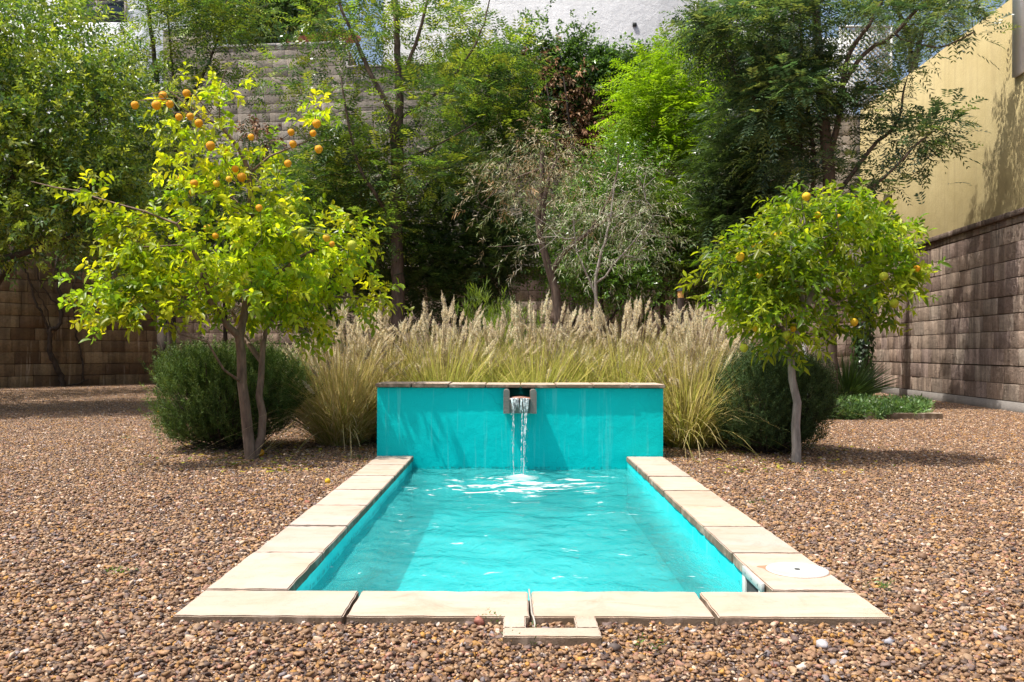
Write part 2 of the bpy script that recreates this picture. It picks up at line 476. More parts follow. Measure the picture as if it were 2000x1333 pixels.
cc = n_.mix(n_.math('MULTIPLY', n_.math('MULTIPLY', side, ed), 0.85), cc, (0.12, 0.08, 0.045))  # mottled dirt brown on side faces, deepened to put slab-edge shadow into the colour
pp = n_('BsdfPrincipled'); n_.l(cc, pp.inputs['Base Color']); pp.inputs['Roughness'].default_value = 0.75
pp.inputs['Specular IOR Level'].default_value = 0.25
n_.l(n_.bump(n_.math('ADD', n_.noise(ps, 12, 7, 0.7), n_.math('MULTIPLY', n_.noise(ps, 120, 3), 0.2)), 0.006), pp.inputs['Normal'])
n_.l(pp.outputs[0], out_.inputs['Surface'])
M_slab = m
M_mortar = plain('grey_mortar', (0.16, 0.13, 0.10), 0.95, 0.4, 30, 0.01, 80)
M_white = plain('white_plastic', (0.50, 0.50, 0.47), 0.45, 0.12, 9)
M_darkhole = plain('dark_inside', (0.03, 0.035, 0.035), 0.8, 0.3, 10)
M_screw = plain('screw_steel', (0.35, 0.35, 0.34), 0.35, 0.1, 10, metallic=0.8)

def slab(x0, x1, y0, y1, z0, z1, rs, gap=0.004, chip=0.006, nx=12, ny=8, tone=1.0):
    """a sandstone slab with slightly wavering, chipped edges"""
    x0 += gap / 2; x1 -= gap / 2; y0 += gap / 2; y1 -= gap / 2
    me = bpy.data.meshes.new('coping_slab'); bm = bmesh.new()
    U = np.linspace(0, 1, nx + 1); Vv = np.linspace(0, 1, ny + 1)
    ph = rs.uniform(0, 6, 8)
    def off(t, k): return chip * 0.6 * (math.sin(t * 9 + ph[k]) + 0.6 * math.sin(t * 23 + ph[k+1])) + rs.normal(0, chip * 0.2)
    e = {}
    oX0 = [off(v, 0) for v in Vv]; oX1 = [off(v, 1) for v in Vv]; oY0 = [off(u, 2) for u in U]; oY1 = [off(u, 3) for u in U]
    for i, u in enumerate(U):
        for j, v in enumerate(Vv):
            x = x0 + (x1 - x0) * u + (abs(oX0[j]) * (1 - u) ** 6 - abs(oX1[j]) * u ** 6) * 0.6
            y = y0 + (y1 - y0) * v + (abs(oY0[i]) * (1 - v) ** 6 - abs(oY1[i]) * v ** 6)
            e[i, j] = bm.verts.new((x, y, z1 + rs.normal(0, 0.0004)))
    fs = [bm.faces.new((e[i, j], e[i+1, j], e[i+1, j+1], e[i, j+1])) for i in range(nx) for j in range(ny)]
    r = bmesh.ops.extrude_face_region(bm, geom=fs)
    vs = [q for q in r['geom'] if isinstance(q, bmesh.types.BMVert)]
    # the extruded copy is the bottom
    for q in vs: q.co.z = z0
    bmesh.ops.recalc_face_normals(bm, faces=bm.faces)
    be = [ed_ for ed_ in bm.edges if len(ed_.link_faces) == 2 and ed_.calc_face_angle(0) > 0.8]
    bmesh.ops.bevel(bm, geom=be, offset=0.004, segments=2, affect='EDGES')
    bm.to_mesh(me); bm.free()
    a = me.attributes.new('Col', 'FLOAT_COLOR', 'POINT')
    t = tone * rs.uniform(0.90, 1.04); wv = rs.uniform(-0.045, 0.045)
    a.data.foreach_set('color', np.tile([t, t * (1 - abs(wv)), t * (1 - abs(wv) * 2.5), 1.0], (len(me.vertices), 1)).astype(np.float32).ravel())
    return me

pool = empty('garden_pool', (0.07, 5.2, 0), 'small rectangular turquoise pool with cream stone slabs round its edge', 'pool')
g = Geo()
# floor and inside faces of the basin, with thickness
box(g, IX0 - 0.14, IX1 + 0.14, IY0 - 0.14, 7.30, ZF - 0.1, ZF)
box(g, IX0 - 0.14, IX0, IY0, 7.298, ZF + 0.001, -0.012); box(g, IX1, IX1 + 0.14, IY0, 7.298, ZF + 0.001, -0.012)
box(g, IX0 - 0.14, IX1 + 0.14, IY0 - 0.14, IY0 - 0.001, ZF + 0.001, -0.012)
g.build('basin', M_basin, pool)
g = Geo()
rsm = np.random.RandomState(3)
def mortar_strip(g, x0, x1, y0, y1, alongx, z0=-0.013, z1=0.001, n=60):
    for k in range(n):
        t0, t1 = k / n, (k + 1) / n; r = rsm.uniform(-0.007, 0.003)
        if alongx: box(g, x0 + (x1-x0)*t0, x0 + (x1-x0)*t1, y0 - r, y1 + r, z0 - rsm.uniform(0, 0.006), z1)
        else: box(g, x0 - r, x1 + r, y0 + (y1-y0)*t0, y0 + (y1-y0)*t1, z0 - rsm.uniform(0, 0.006), z1)
mortar_strip(g, IX0 - 0.25, IX0 - 0.003, IY0, 7.29, False)
mortar_strip(g, IX1 + 0.003, IX1 + 0.25, IY0, 7.29, False)
mortar_strip(g, PX0 + 0.05, PX1 - 0.05, PY0 + 0.02, IY0 - 0.01, True, -0.03)
g.build('mortar_bed', M_mortar, pool)
rs = np.random.RandomState(11)
for k in range(4):
    x0 = [-1.13, -0.553, 0.067, 0.682][k]; x1 = [-0.553, 0.067, 0.682, 1.27][k]
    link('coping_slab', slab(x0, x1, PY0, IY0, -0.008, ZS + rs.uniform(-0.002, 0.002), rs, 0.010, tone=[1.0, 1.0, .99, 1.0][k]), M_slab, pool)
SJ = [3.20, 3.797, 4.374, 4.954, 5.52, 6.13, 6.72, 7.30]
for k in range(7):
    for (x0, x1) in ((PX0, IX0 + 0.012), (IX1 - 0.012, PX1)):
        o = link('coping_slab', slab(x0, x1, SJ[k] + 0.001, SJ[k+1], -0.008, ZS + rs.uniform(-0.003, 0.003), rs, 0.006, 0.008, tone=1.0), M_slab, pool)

# skimmer mouth in the right side of the basin
g = Geo()
sy0, sy1, sz0, sz1 = 3.285, 3.560, -0.20, 0.041
xa, xb = IX1 - 0.026, IX1 - 0.0135
box(g, xa, xb, sy0, sy1, sz1 - 0.036, sz1)
box(g, xa, xb, sy0, sy1, sz0, sz0 + 0.03)
box(g, xa, xb, sy0, sy0 + 0.04, sz0 + 0.03, sz1 - 0.036); box(g, xa, xb, sy1 - 0.04, sy1, sz0 + 0.03, sz1 - 0.036)
me = g.mesh('skimmer_frame'); bevel_mesh(me, 0.001, 1)
fr = link('skimmer_frame', me, M_white, pool)
g = Geo()
box(g, xb - 0.004, IX1 + 0.004, sy0 + 0.041, sy1 - 0.041, sz0 + 0.031, sz1 - 0.037)
link('skimmer_opening', g.mesh('skimmer_opening'), M_darkhole, pool)
g = Geo(); box(g, xa + 0.004, xb - 0.003, sy0 + 0.041, sy1 - 0.041, -0.075, -0.062)
link('skimmer_flap', g.mesh('skimmer_flap'), M_white, pool)
for yy in (sy0 + 0.05, (sy0 + sy1) / 2, sy1 - 0.05):
    g = Geo(); tube(g, [(xa - 0.002, yy, sz1 - 0.018), (xa + 0.004, yy, sz1 - 0.018)], 0.0045, sides=10)
    g.build('screw', M_screw, pool)

# round lid
LX, LY = 1.150, 3.50
lid = empty('skimmer_lid', (LX, LY, ZS), 'round white plastic lid set in the slab beside the near right pool corner', 'lid')
def disc(g, x, y, z, r, h, n=64):
    th = np.linspace(0, 2*np.pi, n, endpoint=False)
    rr = [(r, -h), (r, 0), (r - 0.003, 0.003), (r - 0.012, 0.003), (r - 0.015, 0.0015), (0.012, 0.0022)]
    vs = [np.column_stack([x + q * np.cos(th), y + q * np.sin(th), np.full(n, z + dz)]) for q, dz in rr]
    fs = []
    for k in range(len(rr) - 1):
        a = k * n + np.arange(n); b = k * n + (np.arange(n) + 1) % n
        fs.append(np.stack([a, b, b + n, a + n], -1))
    g.add(np.vstack(vs), np.vstack(fs))
    g.add(vs[-1], [list(range(n))])
g = Geo(); disc(g, LX, LY, ZS + 0.004, 0.122, 0.006)
g.build('lid_plate', M_white, lid, False)
g = Geo(); tube(g, [(LX, LY, ZS + 0.0062), (LX, LY, ZS + 0.0085)], 0.0105, sides=16); g.build('lift_hole', M_darkhole, lid)
g = Geo()
th = np.linspace(0, 2*np.pi, 64, endpoint=False)
a = np.column_stack([LX + 0.1225 * np.cos(th), LY + 0.1225 * np.sin(th), np.full(64, ZS + 0.0034)])
b = np.column_stack([LX + 0.127 * np.cos(th), LY + 0.127 * np.sin(th), np.full(64, ZS + 0.0034)])
# the broken bite in the slab on the left of the lid
for i, t in enumerate(th):
    d = abs(((t - 2.75 + math.pi) % (2*math.pi)) - math.pi)
    if d < 0.22: b[i, 0] += -0.030 * (1 - (d / 0.22) ** 2); b[i, 1] += 0.010 * (1 - (d / 0.22) ** 2)
j = np.arange(64); g.add(np.vstack([a, b]), np.stack([j, (j+1) % 64, 64 + (j+1) % 64, 64 + j], -1))
g.build('lid_seat', plain('lid_seat_mortar', (0.36, 0.21, 0.12), 0.9, 0.3, 40), lid)

# stone spout box in front
fb = empty('stone_valve_box', (0.125, 2.78, 0), 'small three-sided sandstone valve box against the near coping', 'valve box')
bx0, bx1, by0 = -0.026, 0.28, 2.665
rs = np.random.RandomState(21)
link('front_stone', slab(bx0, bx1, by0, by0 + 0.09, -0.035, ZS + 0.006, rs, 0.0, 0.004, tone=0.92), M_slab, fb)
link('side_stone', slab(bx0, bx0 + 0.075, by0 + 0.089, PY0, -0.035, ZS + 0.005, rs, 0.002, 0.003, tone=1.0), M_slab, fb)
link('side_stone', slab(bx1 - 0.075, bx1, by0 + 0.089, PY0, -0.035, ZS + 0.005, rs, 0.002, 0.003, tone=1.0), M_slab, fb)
g = Geo(); box(g, bx0 + 0.07, bx1 - 0.07, by0 + 0.05, PY0 + 0.01, -0.05, 0.004)
link('floor_mortar', g.mesh('floor_mortar'), M_mortar, fb)
g = Geo(); tube(g, curve([(0.066, 3.20, ZS + 0.003), (0.069, 3.05, ZS - 0.002), (0.070, 2.91, ZS + 0.002), (0.074, 2.875, ZS + 0.002), (0.078, 2.85, ZS - 0.012), (0.078, 2.835, 0.008)], 5), 0.0032, sides=8)
cab = g.build('pipe', plain('grey_cable', (0.42, 0.38, 0.32), 0.5, 0.1), None, True)
tag(cab, 'thin grey pipe lying in the slab joint above the valve box', 'pipe')

# ------------------------------------------------------------------ fountain wall
fw = empty('fountain_wall', (0.07, 7.5, 0), 'low turquoise wall at the head of the pool with sandstone cap and water spout', 'wall')
ZC0 = 0.604
g = Geo()
# body with a slot for the channel
SX0, SX1 = -0.048, 0.186       # the channel
prof = [(PX0, -.5), (PX1, -.5), (PX1, ZC0), (SX1, ZC0), (SX1, .5), (SX0, .5), (SX0, ZC0), (PX0, ZC0)]
n8 = len(prof); v8 = [(x, 7.302, z) for x, z in prof] + [(x, 7.55, z) for x, z in prof]; j8 = np.arange(n8)
g.add(v8, [list(range(n8))]); g.add(v8, np.stack([j8 + n8, (j8+1) % n8 + n8, (j8+1) % n8, j8], -1))
box(g, PX0, PX1, 7.5505, WY1, -0.5, ZC0)
me = g.mesh('wall_body')
g.build('wall_body', M_wallpaint, fw)
rs = np.random.RandomState(31)
xs = [-1.145, -0.838, -0.53, -0.22, 0.076, 0.372, 0.683, 0.99, 1.285]
for k in range(8):
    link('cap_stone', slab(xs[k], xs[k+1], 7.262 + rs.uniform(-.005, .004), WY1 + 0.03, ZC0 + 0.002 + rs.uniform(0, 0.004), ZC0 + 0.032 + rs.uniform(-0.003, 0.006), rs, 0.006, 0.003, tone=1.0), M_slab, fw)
M_spout = plain('wet_grey_stone', (0.17, 0.155, 0.135), 0.55, 0.35, 14, 0.006, 60)
M_terra = plain('wet_terracotta', (0.30, 0.15, 0.10), 0.25, 0.3, 20, 0.004, 60, spec=0.7)
spout = empty('spout_anchor', (0, 0, 0), None, None)
bpy.data.objects.remove(spout)
g = Geo()
SP = 7.10    # front of the spout
def side_plate(x0, x1):
    zt, zb, r = 0.600, 0.405, 0.022
    prof = [(x0, zb), (x1, zb), (x1, zt - r)]
    for t in np.linspace(0, math.pi/2, 5): prof.append((x1 - r + r*math.cos(t), zt - r + r*math.sin(t)))
    for t in np.linspace(math.pi/2, math.pi, 5): prof.append((x0 + r + r*math.cos(t), zt - r + r*math.sin(t)))
    n = len(prof); v = [(x, SP, z) for x, z in prof] + [(x, 7.31, z) for x, z in prof]
    g.add(v[:n], [list(range(n))]); g.add(v[n:], [list(range(n))[::-1]])
    j = np.arange(n); g.add(v, np.stack([j, j + n, (j+1) % n + n, (j+1) % n], -1))
side_plate(-0.069, -0.018); side_plate(0.150, 0.202)
g.build('spout_cheeks', M_spout, fw)
g = Geo(); box(g, -0.0178, 0.1498, SP + 0.004, 7.31, 0.406, 0.515)
g.build('spout_block', M_spout, fw)
g = Geo()
xsn = np.linspace(-0.0176, 0.1496, 14); top = 0.527 + 0.010 * np.sin((xsn + 0.0176) / 0.1672 * math.pi)
v = []; 
for yy in (SP - 0.012, 7.54):
    for zoff in (None, 0): v += [(x, yy, 0.5155 if zoff is None else t) for x, t in zip(xsn, top)]
n = 14; j = np.arange(n - 1)
f = np.vstack([np.stack([j, j+1, n+j+1, n+j], -1), np.stack([2*n+j+1, 2*n+j, 3*n+j, 3*n+j+1], -1), np.stack([n+j, n+j+1, 3*n+j+1, 3*n+j], -1), np.stack([j+1, j, 2*n+j, 2*n+j+1], -1)])
g.add(v, f); g.build('spout_lip', M_terra, fw)

# ------------------------------------------------------------------ water
m, nt_, out_ = new_mat('pool_water'); n_ = N(nt_); ps = n_.geo()
wv = n_.mapping(ps, (1, 0.55, 1))
h = n_.math('ADD', n_.noise(wv, 5, 4, 0.55, 0.6), n_.math('MULTIPLY', n_.noise(n_.mapping(ps, (1, 0.4, 1)), 17, 4, 0.6, 1.0), 0.45))
sx = n_('SeparateXYZ'); n_.l(ps, sx.inputs[0])
dx = n_.math('SUBTRACT', sx.outputs[0], 0.07); dy = n_.math('SUBTRACT', sx.outputs[1], 6.85)
rr = n_.math('SQRT', n_.math('ADD', n_.math('MULTIPLY', dx, dx), n_.math('MULTIPLY', dy, dy)))
ring = n_.math('SINE', n_.math('MULTIPLY', rr, 42.0))
amp = n_.math('DIVIDE', 0.10, n_.math('ADD', rr, 0.35))
h = n_.math('ADD', h, n_.math('MULTIPLY', ring, amp))
bp = n_.bump(h, 0.022)
fr_ = n_('Fresnel'); fr_.inputs['IOR'].default_value = 1.33; n_.l(bp, fr_.inputs['Normal'])
tr = n_('BsdfTransparent'); tr.inputs['Color'].default_value = (0.85, 0.99, 0.99, 1)
gl = n_('BsdfGlossy'); gl.inputs['Roughness'].default_value = 0.03; n_.l(bp, gl.inputs['Normal'])
df = n_('BsdfDiffuse'); df.inputs['Color'].default_value = (0.09, 0.64, 0.65, 1); n_.l(bp, df.inputs['Normal'])
# fine bubbles and cloudiness of the churned water
cl = n_.ramp(n_.noise(n_.mapping(ps, (1, 0.8, 1)), 2.6, 6, 0.65, 0.8), [(0.38, (0, 0, 0)), (0.66, (1, 1, 1))])
m0 = n_('MixShader'); n_.l(n_.math('ADD', n_.math('MULTIPLY', cl, 0.12), 0.26), m0.inputs[0]); n_.l(tr.outputs[0], m0.inputs[1]); n_.l(df.outputs[0], m0.inputs[2])
m1 = n_('MixShader'); n_.l(fr_.outputs[0], m1.inputs[0]); n_.l(m0.outputs[0], m1.inputs[1]); n_.l(gl.outputs[0], m1.inputs[2])
# foam drifting in front of the fall
fo = n_('BsdfDiffuse'); fo.inputs['Color'].default_value = (0.86, 0.9, 0.88, 1)
fn = n_.noise(n_.mapping(ps, (1.0, 2.6, 1), (0.3, 0.2, 0)), 4.2, 8, 0.68, 0.9)
dxs = n_.math('DIVIDE', n_.math('SUBTRACT', sx.outputs[0], 0.08), 0.72); dys = n_.math('DIVIDE', n_.math('SUBTRACT', sx.outputs[1], 6.42), 0.55)
er = n_.math('ADD', n_.math('MULTIPLY', dxs, dxs), n_.math('MULTIPLY', dys, dys))
win = n_.math('SUBTRACT', 1.0, er, True)
thr = n_.math('SUBTRACT', n_.math('ADD', fn, n_.math('MULTIPLY', win, 0.16)), 0.635)
e2 = n_.math('SUBTRACT', 0.14, n_.math('MULTIPLY', rr, 0.9), True)
fm = n_.math('ADD', n_.math('MULTIPLY', thr, 14, True), n_.math('MULTIPLY', n_.math('MULTIPLY', e2, fn), 12.0), True)
fm = n_.math('MULTIPLY', fm, 0.85)
m2 = n_('MixShader'); n_.l(fm, m2.inputs[0]); n_.l(m1.outputs[0], m2.inputs[1]); n_.l(fo.outputs[0], m2.inputs[2])
n_.l(m2.outputs[0], out_.inputs['Surface'])
g = Geo()
nx, ny = 90, 205
X, Y = np.meshgrid(np.linspace(IX0 - 0.0, IX1 + 0.0, nx), np.linspace(IY0 - 0.0005, 7.3015, ny))
rs = np.random.RandomState(9)
Z = np.full(X.shape, ZW)
for k in range(22):
    a = rs.uniform(0, 6.283); kx, ky = math.cos(a), math.sin(a); L = rs.uniform(0.12, 0.6)
    Z += 0.0011 * L / 0.3 * np.sin((X*kx + Y*ky) * 6.283 / L + rs.uniform(0, 6))
rad = np.hypot(X - 0.07, Y - 6.85); Z += 0.006 * np.sin(rad * 40) * np.exp(-rad * 2.0) + 0.014 * np.exp(-(rad / 0.07) ** 2)
i = (np.arange(ny - 1)[:, None] * nx + np.arange(nx - 1)[None]).ravel()
g.add(np.stack([X, Y, Z], -1).reshape(-1, 3), np.stack([i, i+1, i+nx+1, i+nx], -1))
wat = g.build('water', m, None, True)
tag(wat, 'rippled clear turquoise water filling the pool', None, None, 'structure')

# falling water
m, nt_, out_ = new_mat('falling_water'); n_ = N(nt_)
tr = n_('BsdfTransparent'); tr.inputs['Color'].default_value = (0.93, 0.99, 0.99, 1)
gl = n_('BsdfGlossy'); gl.inputs['Roughness'].default_value = 0.08
df = n_('BsdfDiffuse'); df.inputs['Color'].default_value = (0.85, 0.95, 0.95, 1)
f = n_.noise(n_.mapping(n_.geo(), (1, 1, 0.35)), 60, 4, 0.6)
bp = n_.bump(f, 0.01); n_.l(bp, gl.inputs['Normal'])
a1 = n_('MixShader'); a1.inputs[0].default_value = 0.25; n_.l(tr.outputs[0], a1.inputs[1]); n_.l(gl.outputs[0], a1.inputs[2])
a2 = n_('MixShader'); n_.l(n_.ramp(f, [(0.45, (0.03, 0.03, 0.03)), (0.62, (0.75, 0.75, 0.75))]), a2.inputs[0]); n_.l(a1.outputs[0], a2.inputs[1]); n_.l(df.outputs[0], a2.inputs[2])
n_.l(a2.outputs[0], out_.inputs['Surface'])
M_fall = m
fall = empty('waterfall', (0.07, 7.08, ZW), 'thin broken stream of water falling from the stone spout into the pool', 'waterfall')
rs = np.random.RandomState(41)
def fall_pt(t, x, v=1.0):
    """t from 0 (lip) to 1 (surface)"""
    drop = (0.528 - ZW) * t
    return np.array([x, SP - 0.016 - 0.16 * v * math.sqrt(t) , 0.530 - drop])
g = Geo()
# curtain clinging to the lip
for s in range(26):
    x = rs.uniform(-0.012, 0.146); L = rs.uniform(0.06, 0.20)
    t = np.linspace(0, L, 7); xx = x + np.cumsum(rs.normal(0, 0.0016, 7)) * 1.0 + (0.07 - x) * t * 0.5
    p = np.array([fall_pt(q, c, 0.35) for q, c in zip(t, xx)])
    tube(g, p, 0.0042 * np.linspace(1, 0.35, 7) * rs.uniform(0.6, 1.3), sides=6)
g.build('curtain', M_fall, fall, True)
for x0, x1, amt in ((0.000, 0.018, 1.0), (0.012, 0.02, 0.6), (0.088, 0.072, 1.0), (0.106, 0.095, 0.9), (0.13, 0.098, 1.0), (0.120, 0.105, 0.6)):
    g = Geo(); n = 110; tt = np.linspace(0.03, 1, n)
    xx = x0 + (x1 - x0) * tt + np.interp(tt, np.linspace(0, 1, 22), np.cumsum(rs.normal(0, 0.0014, 22)))
    w1 = np.interp(tt, np.linspace(0, 1, 34), rs.uniform(0, 1, 34)); gate = np.clip((w1 - 0.42 - 0.12 * np.exp(-((tt - .68) / .12) ** 2)) * 4, 0, 1)
    p = np.array([fall_pt(q, c) for q, c in zip(tt, xx)])
    tube(g, p, 0.0006 + 0.0040 * amt * gate * rs.uniform(0.8, 1.1, n), sides=6, wob=0.25, rs=rs)
    g.build('strand', M_fall, fall, True)
g = Geo()
k = 230
t = rs.uniform(0.1, 1, k) ** 0.9; xx = np.where(rs.rand(k) < 0.4, 0.008, np.where(rs.rand(k) < 0.5, 0.085, 0.112)) + rs.normal(0, 0.009, k)
P3 = np.array([fall_pt(a_, b_) for a_, b_ in zip(t, xx)]); P3[:, 1] += rs.normal(0, 0.008, k)
P3[-60:, 2] = ZW + rs.uniform(0.003, 0.05, 60); P3[-60:, 0] = 0.06 + rs.normal(0, 0.06, 60); P3[-60:, 1] = 6.92 + rs.normal(0, 0.05, 60)
v, f, c = pebbles(k, P3, rs.uniform(0.0018, 0.0045, k), rs, IV1, IF1)
g.add(v, f); tag(g.build('droplets', M_fall, fall, True), kind='stuff')

# ------------------------------------------------------------------ block walls
def block_wall(name, P0, P1, z0, z1, course, blen, depth, mat, rs, pal, label, proud=0.006, joint=0.010, ch=0.0018, mortar=(0.10, 0.075, 0.06), cap=None, plinth=None, cat='wall', gapcol=None):
    """running-bond masonry from P0 to P1 (seen side = to the right of the walk), each block its own size and tone"""
    P0 = np.array([*P0, 0.0]); P1 = np.array([*P1, 0.0]); L = np.linalg.norm(P1 - P0); u = (P1 - P0) / L
    nrm = np.array([u[1], -u[0], 0.0])
    M = (np.stack([u, nrm, [0, 0, 1]], 1), P0)
    root = empty(name, ((P0 + P1) / 2), label, cat)
    g = Geo()
    z = z0; row = 0
    if plinth:
        gp = Geo(); box(gp, 0, L, -depth, 0.05, z0 - 0.1, z0 + plinth, None, M); gp.build('plinth', M_concrete, root); z = z0 + plinth + 0.004
    while z < z1 - 0.03:
        h = min(course, z1 - z); x = -rs.uniform(0, blen) if row % 2 else -rs.uniform(0, blen * 0.3)
        wob_ = rs.normal(0, 0.003)
        while x < L:
            l = blen * rs.uniform(0.8, 1.25); a, b = max(0, x + joint/2), min(L, x + l - joint/2)
            if b - a > 0.04:
                d = rs.uniform(-proud, proud)
                q = rs.normal(0, 0.004, 8)
                j = joint / 2
                v = np.array([[a, -0.02, z + j], [b, -0.02, z + j], [b, -0.02, z + h - j], [a, -0.02, z + h - j],
                              [a + .001, d - ch, z + j + .001], [b - .001, d - ch, z + j + .001], [b - .001, d - ch, z + h - j - .001], [a + .001, d - ch, z + h - j - .001],
                              [a + .006, d, z + j + .006], [b - .006, d, z + j + .006], [b - .006, d, z + h - j - .006], [a + .006, d, z + h - j - .006]])
                v[:, 2] += np.tile(q[:4] * 0.6 + wob_, 3); v[8:, 1] += q[4:8] * 0.4
                f = [[8, 9, 10, 11][::-1]]
                for o_ in (0, 4):
                    f += [[o_, o_+4, o_+5, o_+1], [o_+1, o_+5, o_+6, o_+2], [o_+2, o_+6, o_+7, o_+3], [o_+3, o_+7, o_+4, o_]]
                c = pal[rs.randint(len(pal))] * rs.uniform(0.82, 1.15)
                g.add(v @ M[0].T + M[1], np.array(f, dtype=object).tolist(), c)
            x += l
        z += h; row += 1
    g.build('blocks', mat, root)
    g = Geo(); box(g, 0, L, -depth, -proud - 0.012, z0 - 0.1, z1 - 0.003, None, M)
    g.build('mortar', plain(name + '_mortar', mortar, 0.95, 0.3, 20, 0.01, 60), root)
    if cap:
        g = Geo(); nseg = max(1, int(L / 0.6))
        for k in range(nseg):
            a, b = L * k / nseg + 0.003, L * (k + 1) / nseg - 0.003
            box(g, a, b, -depth - 0.02, cap[0] + rs.uniform(-0.006, 0.006), z1 + 0.002, z1 + cap[1] + rs.uniform(-0.004, 0.004), cap[2], M)
        me = g.mesh('capping'); bevel_mesh(me, 0.006, 1)
        link('capping', me, mat, root)
    return root, M, L

M_concrete = plain('weathered_concrete', (0.22, 0.20, 0.18), 0.9, 0.25, 5, 0.012, 30)
PAL_T = 0.9 * np.array([(.36,.25,.175),(.31,.21,.145),(.40,.285,.20),(.27,.18,.13),(.36,.25,.19),(.43,.32,.23)]) * np.array([1.40, 1.52, 1.68])
PAL_L = np.array([(.42,.30,.18),(.36,.25,.15),(.46,.34,.21),(.24,.155,.09),(.38,.27,.165)]) * 0.85
PAL_C = np.array([(.48,.42,.35),(.44,.38,.31),(.52,.455,.38),(.39,.34,.28),(.48,.41,.34)]) * .92
WR0 = np.array([7.0, 5.0]); WR1 = np.array([8.35, 21.0])       # right wall, near -> far
WB0 = np.array([-9.35, 23.0]); WB1 = WR1                       # back wall, left -> right
WL0 = np.array([-16.9, 14.7]); WL1 = WB0                       # left wall, near -> far
rs = np.random.RandomState(51)
# seen side is to the right when walking: right wall is walked far -> near
block_wall('stone_wall', WR1, WR0, 0.0, 3.0, 0.272, 0.46, 0.45, M_stone, rs, PAL_T, 'brown tuff block wall along the right side, stained and in raking light', cap=(0.055, 0.09, (.20,.15,.12)), plinth=0.16)
block_wall('stone_wall', WB0, WB1, 0.0, 3.0, 0.272, 0.46, 0.30, M_stone, rs, PAL_T, 'brown tuff block wall across the back behind the shrubs', cap=(0.18, 0.08, (.52,.46,.40)))
block_wall('stone_wall', WL0, WL1, 0.0, 3.7, 0.285, 0.50, 0.45, M_stone, rs, PAL_L, 'shaded sandy brown block wall at the left with dark bare vines')
# tall grey block wall standing on the back wall, set back from its ledge
u = (WB1 - WB0) / np.linalg.norm(WB1 - WB0); nb_ = np.array([u[1], -u[0]])
def bw(x):   # point of the tall wall at X = x
    t = (x - WB0[0]) / (WB1[0] - WB0[0]); return WB0 + (WB1 - WB0) * t - nb_ * 0.10
block_wall('concrete_block_wall', bw(-9.3), bw(-8.05), 3.12, 9.36, 0.235, 0.42, 0.28, M_cblock, rs, PAL_C, 'tallest step of the grey block wall at the far left corner', proud=0.0025, cap=(0.03, 0.06, (.6,.58,.54)), mortar=(.45,.42,.38))
block_wall('concrete_block_wall', bw(-8.04), bw(-4.35), 3.12, 8.86, 0.235, 0.42, 0.28, M_cblock, rs, PAL_C, 'tall grey concrete block wall with white mortar behind the lemon tree', proud=0.0025, cap=(0.03, 0.07, (.6,.58,.54)), mortar=(.50,.46,.41))
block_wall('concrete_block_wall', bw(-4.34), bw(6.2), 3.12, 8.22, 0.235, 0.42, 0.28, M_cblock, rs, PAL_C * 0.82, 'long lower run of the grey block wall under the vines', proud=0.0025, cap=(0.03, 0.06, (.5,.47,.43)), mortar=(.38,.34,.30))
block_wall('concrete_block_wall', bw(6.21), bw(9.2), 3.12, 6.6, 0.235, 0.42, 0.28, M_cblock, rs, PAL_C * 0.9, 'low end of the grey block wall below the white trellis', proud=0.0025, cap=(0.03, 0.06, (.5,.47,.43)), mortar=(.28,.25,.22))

# yellow rendered wall on top of the right stone wall
def plaster(name, a, b, streaks=None, rough=0.9, bd=0.015, sc=1.3):
    m, nt, out = new_mat(name); n = N(nt); pos = n.geo()
    f = n.noise(pos, sc, 7, 0.6)
    c = n.ramp(f, [(0.3, a), (0.7, b)])
    if streaks:
        s = n.ramp(n.noise(n.mapping(pos, (4, 4, 0.3)), 1.5, 5, 0.6), [(0.5, (0, 0, 0)), (0.75, (1, 1, 1))])
        c = n.mix(n.math('MULTIPLY', s, streaks[3]), c, streaks[:3])
    p = n('BsdfPrincipled'); n.l(c, p.inputs['Base Color']); p.inputs['Roughness'].default_value = rough
    p.inputs['Specular IOR Level'].default_value = 0.15
    hh = n.math('ADD', n.noise(pos, 3, 8, 0.65), n.math('MULTIPLY', n.noise(pos, 35, 6, 0.7), 0.25))
    n.l(n.bump(hh, bd), p.inputs['Normal']); n.l(p.outputs[0], out.inputs['Surface']); return m
M_yellow = plaster('yellow_plaster', (0.33, 0.265, 0.125), (0.39, 0.32, 0.165), (0.24, 0.19, 0.10, 0.5))
M_greyw = plaster('grey_white_plaster', (0.43, 0.44, 0.45), (0.52, 0.53, 0.54), (0.36, 0.37, 0.38, 0.4), bd=0.07, sc=0.5)
M_whitew = plaster('white_plaster', (0.74, 0.76, 0.80), (0.82, 0.84, 0.86), (0.5, 0.5, 0.5, 0.2))
uR = (WR0 - WR1) / np.linalg.norm(WR0 - WR1); LR = np.linalg.norm(WR0 - WR1)
nR = np.array([uR[1], -uR[0]])
MR = (np.stack([[*uR, 0], [*nR, 0], [0, 0, 1]], 1), np.array([*WR1, 0]))
def at_y(y): return (WR1[1] - y) / (WR1[1] - WR0[1]) * LR
yw = empty('rendered_wall', (7.9, 14, 3.1), 'ochre yellow plastered wall rising above the right stone wall', 'wall')
g = Geo()
